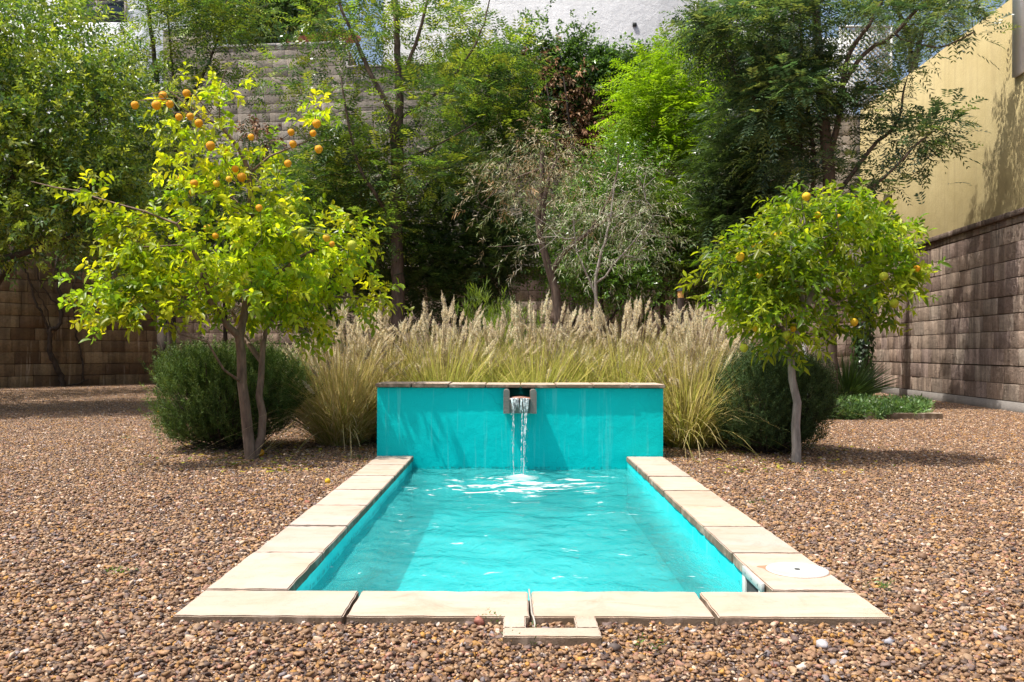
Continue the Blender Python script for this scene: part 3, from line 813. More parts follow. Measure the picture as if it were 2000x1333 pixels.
def wallprism(g, xs_, zt, z0, y0, y1, M):
    n = len(xs_); v = []
    for yy in (y0, y1):
        v += [(x, yy, z0) for x in xs_] + [(x, yy, t) for x, t in zip(xs_, zt)]
    v = np.array(v, float) @ M[0].T + M[1]; j = np.arange(n - 1)
    f = np.vstack([np.stack([j+1, j, n+j, n+j+1], -1), np.stack([2*n+j, 2*n+j+1, 3*n+j+1, 3*n+j], -1), np.stack([n+j, 3*n+j, 3*n+j+1, n+j+1], -1)])
    g.add(v, f); g.add(v, [[0, 2*n, 3*n, n], [n-1, 2*n-1, 4*n-1, 3*n-1]])
wallprism(g, [0, at_y(13.42)], [6.75, 6.42], 3.1, -0.33, -0.03, MR)
wallprism(g, [at_y(13.418), LR], [5.15, 5.15], 3.1, -0.33, -0.03, MR)
g.build('wall_body', M_yellow, yw)
g = Geo(); box(g, at_y(13.41), at_y(13.12), -0.30, 0.02, 5.152, 9.5, None, MR)
pil = g.build('pillar', M_whitew, None); tag(pil, 'white rendered pillar standing on the yellow wall at the top right', 'pillar')
g = Geo(); box(g, at_y(13.119), LR, -0.28, -0.08, 5.152, 5.9, None, MR)
pg_ = g.build('rendered_wall', M_yellow, None); tag(pg_, 'strip of yellow wall right of the white pillar', 'wall')

# buildings behind
M_glass = plain('dark_window_glass', (0.03, 0.045, 0.06), 0.12, 0.2, 2, spec=0.8)
bl = empty('plastered_building', (0, 30, 0), 'large pale grey rough plastered building rising behind the back wall', 'building')
g = Geo(); D = 31.0
xa_, xb_ = (747 - CX) / F * D, (1560 - CX) / F * D
box(g, xa_, xb_, D, D + 8, 0, 17); g.build('wall', M_greyw, bl)
g = Geo(); x_, _, z_ = W(1238, 48, D); box(g, x_ - 0.07, x_ + 0.07, D - 0.05, D - 0.001, z_ - 0.06, z_ + 0.06)
g.build('vent_hole', M_darkhole, bl)
wh = empty('white_house', (-13, 27, 0), 'white house behind the left trees with a dark wide window', 'house')
D = 27.0
g = Geo(); x0 = (-420 - CX) / F * D; x1 = (262 - CX) / F * D
box(g, x0, x1, D, D + 7, 0, 14); g.build('wall', M_whitew, wh)
g = Geo(); a = W(135, 6, D); b = W(243, 50, D); box(g, a[0], b[0], D - 0.03, D - 0.002, b[2], a[2]); wn = g.build('window', M_glass, wh)
g = Geo()
for (p, q, r, s) in ((a[0] - .08, b[0] + .08, a[2], a[2] + .08), (a[0] - .08, b[0] + .08, b[2] - .08, b[2]), (a[0] - .08, a[0], b[2], a[2]), (b[0], b[0] + .08, b[2], a[2]), ((a[0]+b[0])/2 - .03, (a[0]+b[0])/2 + .03, b[2], a[2])):
    box(g, p, q, D - 0.07, D - 0.032, r, s)
link('window_frame', g.mesh('window_frame'), M_concrete, wh)
ww = Geo(); p_ = bw(-9.2); 
# white painted return wall in front of the left corner
wx0 = W(-60, 0, 22.3)[0]; wx1 = W(276, 0, 22.3)[0]
box(ww, wx0, wx1, 22.3, 22.62, 3.72, 9.3)
o = ww.build('white_wall', M_whitew, None); tag(o, 'white painted wall above the left corner seen through the trees', 'wall')
# red tiled roof
M_tile = plain('red_roof_tile', (0.42, 0.16, 0.10), 0.8, 0.35, 9, 0.02, 40)
rh = empty('roofed_shed', (-5.3, 25.5, 0), 'dark shed with a red tiled roof just above the block wall', 'shed')
D = 25.5; a = W(566, 86, D); b = W(664, 66, D)
g = Geo(); box(g, b[0] - .32, b[0] + .1, D + 0.35, D + 2.6, 0, a[2] + 0.08); g.build('wall', plain('shed_wall', (0.10, 0.055, 0.04), 0.9, 0.3, 5), rh)
g = Geo()
nt2 = 16; xx = np.linspace(a[0], b[0] + 0.1, nt2)
for k in range(nt2 - 1):
    sl = (b[2] - a[2]) / (b[0] - a[0])
    z0_ = a[2] + (xx[k] - a[0]) * sl; z1_ = a[2] + (xx[k+1] - a[0]) * sl
    tube(g, [(xx[k], D - 0.05 - 0.02 * (k % 2), z0_ + .03), (xx[k], D + 3, z0_ + 0.9)], 0.10, sides=8)
g.build('roof', M_tile, rh, True)
# second building behind the right trees
g = Geo(); D = 34.0; box(g, (1545 - CX) / F * D + 0.0, (1665 - CX) / F * D, D, D + 6, 0, 13.2)
o = g.build('plastered_building', M_whitew, None); tag(o, 'small white building glimpsed behind the dark right-hand tree', 'building')

# trellis
tr_ = empty('trellis', (8, 22, 7), 'white diagonal lattice trellis above the back corner behind the dark tree', 'trellis')
D = 21.6; a = W(1642, 52, D); b = W(1738, 205, D); g = Geo()
x0, x1, z0, z1 = a[0], b[0], b[2], a[2]; Wd = x1 - x0; Hh = z1 - z0
def strip(g, p, q, wd, y): 
    d = np.array([q[0]-p[0], q[1]-p[1]]); d /= np.linalg.norm(d); n = np.array([-d[1], d[0]]) * wd / 2
    v = []
    for yy in (y, y + 0.008):
        for s_ in (p - n, q - n, q + n, p + n): v.append((s_[0], yy, s_[1]))
    g.add(np.array(v), BOXF)
for sgn in (1, -1):
    for k in np.arange(-Hh, Wd + Hh, 0.135):
        if sgn > 0: ax, bx_ = x0 + k, x0 + k + Hh
        else: ax, bx_ = x0 + k + Hh, x0 + k
        p = np.array([ax, z0]); q = np.array([bx_, z1]); d = q - p
        ts = [0, 1]
        tl = [(x0 - p[0]) / d[0], (x1 - p[0]) / d[0]]; lo, hi = min(tl), max(tl)
        lo = max(0, lo); hi = min(1, hi)
        if hi - lo > 0.05: strip(g, p + d * lo, p + d * hi, 0.05, D + (0.009 if sgn > 0 else 0))
g.build('lattice', M_white, tr_)
g = Geo()
box(g, x0 - 0.05, x0, D - 0.02, D + 0.04, z0 - 0.3, z1); box(g, x1, x1 + 0.05, D - 0.02, D + 0.04, z0 - 0.3, z1); box(g, x0 - 0.05, x1 + 0.05, D - 0.02, D + 0.04, z1, z1 + 0.05)
g.build('frame', M_white, tr_)

# ------------------------------------------------------------------ plants
def lay_leaves(g, P, d, nrm, L, Wd, kind, col, fold=0.25, droop=0.15):
    """P base, d direction, nrm leaf normal, one leaf each"""
    d = norm(d); s = norm(np.cross(d, nrm)); nn = np.cross(s, d)
    if kind == 'citrus':
        T = np.array([(0, 0, 0), (.28, -.42, .5), (.66, -.44, .55), (1, 0, -.2), (.66, .44, .55), (.28, .42, .5), (.5, 0, 0)])
        Fc = np.array([[0, 1, 6], [1, 2, 6], [2, 3, 6], [3, 4, 6], [4, 5, 6], [5, 0, 6]])
    elif kind == 'kite':
        T = np.array([(0, 0, 0), (.45, -.5, .4), (1, 0, -.1), (.45, .5, .4)]); Fc = np.array([[0, 1, 2, 3]])
    n = len(P)
    v = (P[:, None] + T[None, :, 0, None] * (L[:, None, None] * d[:, None]) + T[None, :, 1, None] * (Wd[:, None, None] * s[:, None])
         + (T[None, :, 2] * Wd[:, None] * fold * 2)[..., None] * nn[:, None])
    v = v - np.array([0, 0, 1.0]) * ((T[None, :, 0] ** 2) * L[:, None] * droop)[..., None]
    f = (Fc[None] + (np.arange(n) * len(T))[:, None, None]).reshape(-1, Fc.shape[1])
    g.add(v.reshape(-1, 3), f, np.repeat(col, len(T), axis=0))

def pick(pal, n, rs, var=0.2):
    pal = np.array(pal); return pal[rs.randint(len(pal), size=n)] * rs.uniform(1 - var, 1 + var, (n, 1))

def sprigs(g, base, dirs, rs, spec):
    """base (n,3), dirs (n,3): a twig with leaves for each"""
    n = len(base); K = spec['k']; Ls = spec['len'] * rs.uniform(0.7, 1.3, n)
    dirs = norm(dirs)
    ref = norm(rs.normal(size=(n, 3))); s = norm(np.cross(dirs, ref)); t = np.cross(dirs, s)
    tt = (np.arange(K) + 0.5) / K
    shade = spec.get('pal')
    pc = pick(shade, n, rs, spec.get('var', 0.25))
    q = base * 2.3 + rs.uniform(0, 6, 3)      # whole tufts differ in tone, by a slow wave over position
    pc = pc * (1 + 0.30 * np.sin(q[:, 0] + 1.3 * np.sin(q[:, 2])) * np.sin(1.7 * q[:, 2] + q[:, 1]))[:, None]
    sag = spec.get('sag', 0.1)
    down = np.array([0, 0, -1.0])
    pos = base[:, None] + dirs[:, None] * (Ls[:, None] * tt[None])[..., None] + down * (sag * Ls[:, None] * tt[None] ** 2)[..., None]
    if spec['type'] == 'spiral':
        az = np.arange(K)[None] * 2.4 + rs.uniform(0, 6.28, (n, 1)); op = spec.get('open', 0.9)
        side = np.cos(az)[..., None] * s[:, None] + np.sin(az)[..., None] * t[:, None]
        d = dirs[:, None] * math.cos(op) + side * math.sin(op) + rs.normal(0, 0.18, (n, K, 3))
        nr = np.array([0, 0, 1.0]) * 0.5 + rs.normal(0, 0.6, (n, K, 3)) + dirs[:, None] * 0.2
        L = spec['leaf'] * rs.uniform(0.6, 1.25, (n, K)); Wd = L * spec['asp']
        col = np.repeat(pc, K, axis=0) * rs.uniform(0.8, 1.2, (n * K, 1))
        lay_leaves(g, pos.reshape(-1, 3), d.reshape(-1, 3), nr.reshape(-1, 3), L.ravel(), Wd.ravel(), spec['shape'], col, spec.get('fold', 0.25), spec.get('droop', 0.15))
    elif spec['type'] == 'frond':
        up = np.array([0, 0, 1.0]); s = norm(np.cross(dirs, up + rs.normal(0, 0.25, (n, 3))))
        nn = np.cross(s, dirs)
        prof = np.sin(np.pi * (0.12 + 0.8 * tt)) ** 0.7
        for sg in (-1, 1):
            d = dirs[:, None] * 0.55 + sg * s[:, None] * 0.85 + down * 0.12 + rs.normal(0, 0.10, (n, K, 3))
            L = spec['leaf'] * prof[None] * rs.uniform(0.8, 1.2, (n, K)); Wd = np.full((n, K), spec['leaf'] * spec['asp'])
            nr = np.repeat(nn[:, None], K, axis=1) + rs.normal(0, 0.15, (n, K, 3))
            col = np.repeat(pc, K, axis=0) * rs.uniform(0.85, 1.15, (n * K, 1))
            lay_leaves(g, pos.reshape(-1, 3), d.reshape(-1, 3), nr.reshape(-1, 3), L.ravel(), Wd.ravel(), 'kite', col, 0.1, spec.get('droop', 0.1))

def blob_points(blobs, n, rs, shell=0.5):
    """clump centres spread through ellipsoids: (px, py, rx, ry, D, rd) in the photograph's pixels at distance D"""
    vol = np.array([b[2] * b[3] * (b[6] if len(b) > 6 else 1.0) for b in blobs], float); vol /= vol.sum()
    out = []; outd = []
    for i in rs.choice(len(blobs), n, p=vol):
        b = blobs[i]; v = norm(rs.normal(size=3)); r = rs.uniform(0, 1) ** (1 / 3) if rs.rand() > shell else rs.uniform(0.75, 1.0)
        c = W(b[0], b[1], b[4]); k = b[4] / F
        e = np.array([b[2] * k, b[5], b[3] * k])
        out.append(c + v * r * e); outd.append(v * r)
    return np.array(out), np.array(outd)

def grow(limbs, targets, rs, tip=0.004, expn=2.2, pathw=0.25, wig=0.04, minr=None, seg=0.16):
    """limbs: list of (points, r0, r1) world curves. Returns edges list (parent pos, child pos, r)"""
    nodes = []; par = []; rmin = []
    def add(p, pr, r): nodes.append(np.array(p)); par.append(pr); rmin.append(r); return len(nodes) - 1
    for pts_, r0, r1 in limbs:
        c = curve(pts_, 8); L = np.linalg.norm(np.diff(c, axis=0), axis=1).sum(); m = max(3, int(L / seg))
        idx = np.linspace(0, len(c) - 1, m).astype(int); c = c[idx].copy()
        c[1:-1] += rs.normal(0, wig * seg, (len(c) - 2, 3))
        last = -1
        if nodes:
            A = np.array(nodes); dd = np.linalg.norm(A - c[0], axis=1); last = int(dd.argmin())
            if dd[last] > 0.02: pass
        for k, p in enumerate(c):
            if k == 0 and last >= 0: continue
            last = add(p, last, r0 + (r1 - r0) * k / (len(c) - 1))
    nl = len(nodes)
    plen = [0.0] * nl
    for i in range(nl): plen[i] = 0 if par[i] < 0 else plen[par[i]] + np.linalg.norm(nodes[i] - nodes[par[i]])
    A = np.array(nodes); d0 = np.array([np.linalg.norm(A - t, axis=1).min() for t in targets])
    for ti in np.argsort(d0):
        t = targets[ti]; A = np.array(nodes)
        pl = np.array(plen)
        dv = t - A; dist = np.linalg.norm(dv, axis=1)
        cost = dist + pathw * pl * 0.3 + np.where(dv[:, 2] < -0.25 * dist, dist * 0.5, 0) + np.where(A[:, 2] < A[0, 2] + 0.25, 0.6, 0)
        i = int(cost.argmin()); D_ = dist[i]
        m = max(1, int(D_ / 0.22)); p0 = A[i]; last = i
        arch = np.array([0, 0, 1.0]) * D_ * rs.uniform(0.0, 0.12); ben = rs.normal(0, 0.05 * D_, 3)
        for k in range(1, m + 1):
            s_ = k / m; p = p0 + (t - p0) * s_ + (arch + ben) * math.sin(math.pi * s_)
            q = add(p, last, 0); plen.append(plen[last] + D_ / m); last = q
    n = len(nodes); A = np.array(nodes); par = np.array(par)
    acc = np.zeros(n); rad = np.zeros(n)
    for i in range(n - 1, -1, -1):
        rr_ = max(acc[i], tip ** expn) ** (1 / expn)
        rad[i] = max(rr_ if rmin[i] == 0 else min(rr_, rmin[i]), rmin[i] )
        if par[i] >= 0: acc[par[i]] += min(rad[i], 0.5) ** expn
    return A, par, rad, nl

def branch_mesh(A, par, rad, nl, rs):
    g = Geo()
    idx = np.where(par >= 0)[0]
    thick = idx[rad[idx] > 0.012]; thin = idx[rad[idx] <= 0.012]
    # direction of each node
    d = np.zeros_like(A); d[idx] = norm(A[idx] - A[par[idx]])
    roots = np.where(par < 0)[0]
    for r_ in roots:
        ch = np.where(par == r_)[0]; d[r_] = d[ch[0]] if len(ch) else (0, 0, 1)
    first = {}
    for i in idx: first.setdefault(par[i], i)
    for grp, S in ((thick, 9), (thin, 4)):
        if len(grp) == 0: continue
        p = par[grp]
        cont = np.array([first[q] == i for i, q in zip(grp, p)])
        d0 = np.where(cont[:, None], norm(d[p] + d[grp]), d[grp]); 
        ch = np.array([first.get(i, -1) for i in grp]); d1 = np.where((ch >= 0)[:, None], norm(d[grp] + d[ch]), d[grp])
        r0 = np.where(cont, rad[p], np.minimum(rad[p], rad[grp] * 1.25)); r1 = rad[grp]
        rings = []
        th = np.linspace(0, 2*np.pi, S, endpoint=False)
        for (pp_, dd_, rr_) in ((A[p], d0, r0), (A[grp], d1, r1)):
            ref = np.array([0.31, 1.0, 0.13]); a = norm(np.cross(dd_, ref)); b = np.cross(dd_, a)
            rings.append(pp_[:, None] + rr_[:, None, None] * (np.cos(th)[None, :, None] * a[:, None] + np.sin(th)[None, :, None] * b[:, None]))
        v = np.concatenate(rings, axis=1).reshape(-1, 3)
        j = np.arange(S); f = np.stack([j, (j+1) % S, S + (j+1) % S, S + j], -1)
        f = (f[None] + (np.arange(len(grp)) * 2 * S)[:, None, None]).reshape(-1, 4)
        g.add(v, f)
    return g

def tree(name, label, cat, limbs, blobs, nclump, nsprig, spec, lmat, bmat, seed, group=None, spread=0.16, up=0.4, outw=0.7, tip=0.004, shell=0.45, expn=2.2, extra=None, hang=0.0):
    rs = np.random.RandomState(seed)
    tg, od = blob_points(blobs, nclump, rs, shell)
    tg[:, 2] = np.maximum(tg[:, 2], 0.15)
    A, par, rad, nl = grow(limbs, tg, rs, tip, expn)
    root = empty(name, limbs[0][0][0], label, cat, group)
    branch_mesh(A, par, rad, nl, rs).build('trunk', bmat, root, True)
    g = Geo()
    n = nclump * nsprig
    ii = np.repeat(np.arange(nclump), nsprig)
    # clump density varies so that gaps and full masses both occur
    keep = rs.rand(n) < np.repeat(rs.uniform(0.45, 1.0, nclump), nsprig); ii = ii[keep]; n = len(ii)
    off = rs.normal(size=(n, 3)) * spread * np.array([1, 1, 0.75]); base = tg[ii] + off
    dr = norm(off) * 0.6 + norm(od[ii] + 1e-3) * outw + np.array([0, 0, up]) + rs.normal(0, 0.35, (n, 3))
    sprigs(g, base, dr, rs, spec)
    if extra: extra(g, rs, A, tg)
    g.build('foliage', lmat, root)
    return root, A, rad, tg

def wl(pts_): return [W(*p) for p in pts_]

# ---- citrus trees -------------------------------------------------
LEM = [(.47,.57,.03),(.38,.52,.03),(.54,.61,.035),(.28,.43,.03),(.62,.63,.04),(.20,.34,.035),(.44,.54,.03)]
ORG = [(.19,.33,.025),(.26,.40,.03),(.36,.47,.03),(.14,.26,.022),(.42,.50,.04)]
citrus = dict(type='spiral', k=9, len=0.15, leaf=0.072, asp=0.47, shape='citrus', pal=LEM, open=1.0, fold=0.22, droop=0.25, sag=0.15)
D1 = 7.17
limbs = [
 (wl([(493, 903, D1), (487, 850, D1), (478, 760, D1), (471, 675, D1), (478, 610, D1+.05), (488, 520, D1+.05), (490, 423, D1), (489, 345, D1), (470, 298, D1-.05), (424, 247, D1-.1), (365, 208, D1-.1)]), 0.050, 0.008),
 (wl([(471, 675, D1), (446, 640, D1-.1), (415, 590, D1-.2), (398, 530, D1-.3), (372, 480, D1-.35), (345, 440, D1-.4)]), 0.030, 0.012),
 (wl([(398, 560, D1-.3), (330, 615, D1-.5), (260, 600, D1-.6), (215, 585, D1-.6)]), 0.016, 0.006),
 (wl([(478, 760, D1), (440, 720, D1-.2), (405, 670, D1-.35), (350, 655, D1-.5)]), 0.014, 0.007),
 (wl([(478, 610, D1+.05), (520, 560, D1+.1), (580, 510, D1+.1), (640, 480, D1+.1), (690, 490, D1+.1)]), 0.022, 0.007),
 (wl([(489, 345, D1), (520, 312, D1), (570, 300, D1+.05), (612, 262, D1+.1), (615, 240, D1+.1)]), 0.012, 0.005),
 (wl([(470, 298, D1-.05), (430, 240, D1), (427, 178, D1), (440, 140, D1)]), 0.010, 0.005),
 (wl([(424, 247, D1-.1), (370, 222, D1-.15), (320, 196, D1-.25), (268, 200, D1-.3)]), 0.007, 0.003),
 (wl([(365, 208, D1-.1), (330, 180, D1-.1), (280, 190, D1-.2)]), 0.005, 0.003),
 (wl([(424, 247, D1-.1), (390, 205, D1-.2), (365, 175, D1-.2), (330, 182, D1-.2)]), 0.005, 0.003),
 (wl([(345, 440, D1-.4), (260, 410, D1-.4), (160, 380, D1-.3), (60, 358, D1-.2)]), 0.010, 0.004),
 (wl([(488, 430, D1), (440, 370, D1+.2), (400, 330, D1+.2)]), 0.012, 0.006),
 (wl([(508, 893, D1+.06), (513, 820, D1+.08), (508, 760, D1+.1), (512, 700, D1+.12), (522, 640, D1+.2), (560, 600, D1+.3), (640, 580, D1+.4), (740, 590, D1+.45)]), 0.037, 0.008),
 (wl([(512, 700, D1+.12), (470, 650, D1+.4), (440, 560, D1+.5), (420, 480, D1+.6)]), 0.026, 0.01),
]
blobs = [(400, 500, 130, 45, D1-.1, .6), (430, 575, 165, 45, D1, .7), (300, 470, 70, 30, D1-.3, .4), (560, 500, 80, 60, D1+.1, .5), (265, 560, 60, 40, D1-.4, .4, 1.2),
         (300, 620, 85, 28, D1-.4, .35, 1.2), (570, 580, 70, 45, D1+.2, .45), (430, 410, 75, 35, D1, .4), (530, 410, 50, 40, D1+.1, .35, .8), (650, 520, 50, 40, D1+.2, .3), (720, 580, 55, 16, D1+.4, .2, 1.0), (480, 335, 50, 35, D1, .3, .8), (400, 320, 40, 25, D1, .25, .7),
         (570, 635, 60, 16, D1+.2, .3, .6), (130, 365, 45, 8, D1-.25, .12, .5), (440, 160, 35, 18, D1, .15, .5), (450, 230, 50, 40, D1, .2, .5), (520, 290, 40, 20, D1, .2, .6), (615, 240, 12, 22, D1+.1, .1, .9), (220, 420, 40, 14, D1-.3, .25, .7), (350, 210, 50, 14, D1-.1, .15, .3), (380, 265, 30, 18, D1, .2, .5), (680, 460, 30, 20, D1+.2, .2, .6), (210, 600, 18, 25, D1-.5, .15, 1.0)]
lemon, A1, rad1, tg1 = tree('lemon_tree', 'yellow-green citrus tree left of the pool with ripe orange fruit', 'tree', limbs, blobs, 215, 8, citrus, M_citrus, M_barkc, 61, 'citrus trees beside the pool', spread=0.075, up=0.35)
D2 = 7.1
citrus2 = dict(citrus); citrus2.update(pal=ORG, leaf=0.080, asp=0.36, k=9, len=0.15)
limbs = [
 (wl([(1557, 905, D2), (1555, 860, D2), (1558, 800, D2), (1548, 740, D2), (1545, 690, D2), (1560, 640, D2), (1566, 600, D2), (1562, 540, D2), (1555, 480, D2), (1530, 420, D2-.1)]), 0.041, 0.012),
 (wl([(1558, 632, D2), (1582, 590, D2+.05), (1600, 545, D2+.1), (1620, 500, D2+.1), (1660, 440, D2+.1)]), 0.028, 0.012),
 (wl([(1562, 540, D2), (1520, 500, D2-.1), (1460, 480, D2-.2), (1410, 500, D2-.2)]), 0.018, 0.007),
 (wl([(1600, 545, D2+.1), (1670, 520, D2+.15), (1720, 500, D2+.1), (1775, 508, D2+.05)]), 0.018, 0.006),
 (wl([(1545, 690, D2), (1530, 640, D2-.1), (1490, 620, D2-.2)]), 0.012, 0.006),
]
blobs = [(1610, 440, 100, 38, D2, .5, .8), (1490, 500, 65, 36, D2-.1, .4), (1540, 560, 75, 35, D2, .45), (1690, 460, 80, 35, D2+.1, .45), (1775, 490, 30, 24, D2, .25, 1.3), (1700, 555, 60, 30, D2+.1, .4),
         (1585, 400, 55, 16, D2, .35, .8), (1655, 385, 28, 12, D2, .2, .8), (1420, 520, 30, 22, D2-.1, .2, 1.1), (1490, 620, 45, 30, D2-.1, .3, 1.1), (1540, 655, 30, 14, D2-.1, .2, .8), (1640, 610, 50, 18, D2+.2, .3, .8), (1545, 380, 22, 8, D2, .15, .7), (1720, 600, 25, 12, D2+.1, .2, .8)]
orange, A2, rad2, tg2 = tree('citrus_tree', 'green citrus tree on one slim trunk right of the pool', 'tree', limbs, blobs, 150, 9, citrus2, M_citrus, M_barkg, 62, 'citrus trees beside the pool', spread=0.07, up=0.35)

def fruit_mesh(rs, r, col, pear=0.0):
    g = Geo(); v = IV3.copy()
    v = v * np.array([1, 1, 0.96]) * r; v[:, 2] -= np.where(IV3[:, 2] < -0.8, pear * r * 0.25, 0)
    c = np.array(col) * rs.uniform(0.9, 1.1)
    g.add(v, IF3, c)
    stem = curve([(0, 0, r * 0.9), (0.002, 0.001, r * 1.3), (0.004, 0.0, r * 1.9)], 3)
    gs = Geo(); tube(gs, stem, 0.0022, sides=5)
    return g, gs
IV3, IF3 = ico(3)
M_fruit = plain('citrus_peel', (1, 1, 1), 0.5, 0.12, 30, 0.004, 260, 0.25, True)
M_stem = plain('green_stem', (0.12, 0.16, 0.04), 0.7)
def put_fruit(root, lst, rs, r, Dc, A, colf):
    for (px, py, s_, kind) in lst:
        D_ = Dc - rs.uniform(0.15, 0.5) if kind != 'd' else Dc - 0.1
        p = W(px, py, D_)
        g, gs = fruit_mesh(rs, r * s_ * rs.uniform(.86, 1.08), colf(kind, rs), 0.6)
        f_ = g.build('fruit', M_fruit, root, True); f_.matrix_parent_inverse = Matrix.Identity(4)
        f_.location = Vector(p) - root.location
        t_ = gs.build('fruit_stalk', M_stem, None); t_.parent = f_
        # a twig back to the nearest branch
        j = int(np.linalg.norm(A - (p + np.array([0, 0, r * 2])), axis=1).argmin()); q = p + np.array([0, 0, r * 1.8])
        gt = Geo(); tube(gt, curve([A[j] - p, (A[j] + q) / 2 - p + np.array([0, 0, 0.03]), q - p], 4), 0.0036, sides=5)
        tw = gt.build('twig', M_stem, None); tw.parent = f_
rs = np.random.RandomState(71)
orange_c = {'o': (.80, .36, .01), 'y': (.76, .47, .02), 'g': (.42, .46, .03), 'd': (.62, .2, .03)}
cf = lambda k, rs: orange_c[k]
lemons = [(263,208,1,'o'),(318,190,1,'o'),(305,208,1,'o'),(331,206,1,'o'),(364,185,1,'o'),(349,231,.9,'o'),(371,230,.9,'o'),(388,243,1,'o'),(411,287,1,'o'),(436,297,1,'o'),(490,270,.9,'o'),
          (568,260,.8,'o'),(572,283,1,'o'),(618,243,1,'o'),(611,262,.8,'o'),(622,293,1,'o'),(562,321,.9,'o'),(354,352,.9,'o'),(379,361,.95,'o'),(423,361,.9,'y'),(472,348,1.1,'o'),(459,332,.9,'o'),(447,352,.8,'y'),
          (406,449,1,'y'),(421,463,.8,'o'),(591,454,1.1,'g'),(621,453,.8,'g'),(638,466,.9,'y'),(649,478,.7,'o'),(688,480,1.1,'g'),(375,378,.8,'y'),(506,408,.8,'o')]
put_fruit(lemon, lemons, rs, 0.033, D1, A1, cf)
lem2 = [(1575,382,1,'y'),(1641,422,1.05,'y'),(1597,418,.8,'y'),(1491,471,1,'y'),(1520,458,1,'y'),(1475,480,.9,'y'),(1466,465,.9,'g'),(1446,500,1.15,'y'),(1484,537,.9,'y'),(1727,537,1.1,'g'),(1747,590,1.1,'g'),(1669,627,1,'y'),
        (1454,678,1,'g'),(1476,640,.8,'y'),(1536,653,1.1,'g'),(1791,522,.8,'o'),(1550,640,.8,'y')]
put_fruit(orange, lem2, rs, 0.032, D2, A2, cf)
# windfalls
for (px, py, D_, nm) in ((510, 890, 7.55, 'fallen orange fruit at the foot of the left citrus trunk'), (313, 811, 12.3, 'fallen orange fruit on shaded gravel at the far left'), (642, 942, 6.0, 'small yellow windfall fruit beside the left pool slabs')):
    p = W(px, py, D_); r = 0.034
    D_ = F * (CH - 0.03) / (py - HZ); p = W(px, py, D_)
    if px == 642: r = 0.02
    g, gs = fruit_mesh(rs, r, orange_c['o'] if px != 642 else orange_c['y'], 0.3)
    o = g.build('fallen_fruit', M_fruit, None, True); o.location = (p[0], p[1], r + 0.012); o.rotation_euler = (1.3, 0.2, rs.uniform(0, 6))
    tag(o, nm, 'fruit', 'fallen fruit')

# ---- rosemary bushes ----------------------------------------------
def bush(label, blobs, n, seed, pal, foot):
    rs = np.random.RandomState(seed); root = empty('rosemary_bush', foot, label, 'bush', 'rosemary bushes flanking the pool')
    g = Geo(); gw = Geo()
    P, od = blob_points(blobs, n, rs, 0.75)
    P += rs.normal(0, 0.02, (n, 3)) + norm(od) * (rs.rand(n, 1) ** 8) * 0.10
    P[:, 2] = np.maximum(P[:, 2], 0.06 + rs.uniform(0, 0.05, n))
    dr = norm(od) * 0.55 + np.array([0, 0, 0.95]) + rs.normal(0, 0.25, (n, 3))
    sprigs(g, P, dr, rs, dict(type='spiral', k=24, len=0.14, leaf=0.034, asp=0.20, shape='kite', pal=pal, open=0.75, var=0.3, sag=0.0, droop=0.0, fold=0.1))
    g.build('foliage', M_needle, root)
    ft = np.array(foot)
    for k in range(0, n, 14):
        q = P[k]; m = ft + (q - ft) * 0.5 + rs.normal(0, 0.05, 3); m[2] = max(m[2], 0.03)
        tube(gw, curve([ft + rs.normal(0, 0.04, 3) * [1, 1, 0], m, q], 4), np.linspace(0.009, 0.003, 9), sides=5)
    gw.build('stems', M_barkd, root); return root
ROS = [(.12,.20,.05),(.09,.16,.04),(.16,.24,.07),(.06,.11,.03),(.19,.27,.08)]
bush('round dark green rosemary bush behind the left citrus trunk', [(400, 790, 75, 85, 7.95, .55), (480, 790, 95, 85, 7.95, .6), (370, 740, 50, 40, 7.95, .4), (530, 760, 65, 60, 7.95, .45), (440, 730, 90, 35, 7.95, .5), (390, 845, 60, 25, 7.9, .4, 1.2)], 4600, 81, ROS, W(455, 886, 7.95))
ROS2 = [(.080,.13,.05),(.06,.10,.04),(.11,.17,.065),(.045,.075,.03)]
bush('darker rosemary bush behind the slim right citrus trunk', [(1470, 790, 62, 80, 7.8, .55), (1545, 790, 62, 75, 7.9, .55), (1500, 740, 75, 42, 7.9, .5), (1580, 770, 38, 50, 7.9, .4), (1500, 850, 80, 28, 7.8, .5, 1.2)], 4000, 82, ROS2, W(1500, 886, 7.85))

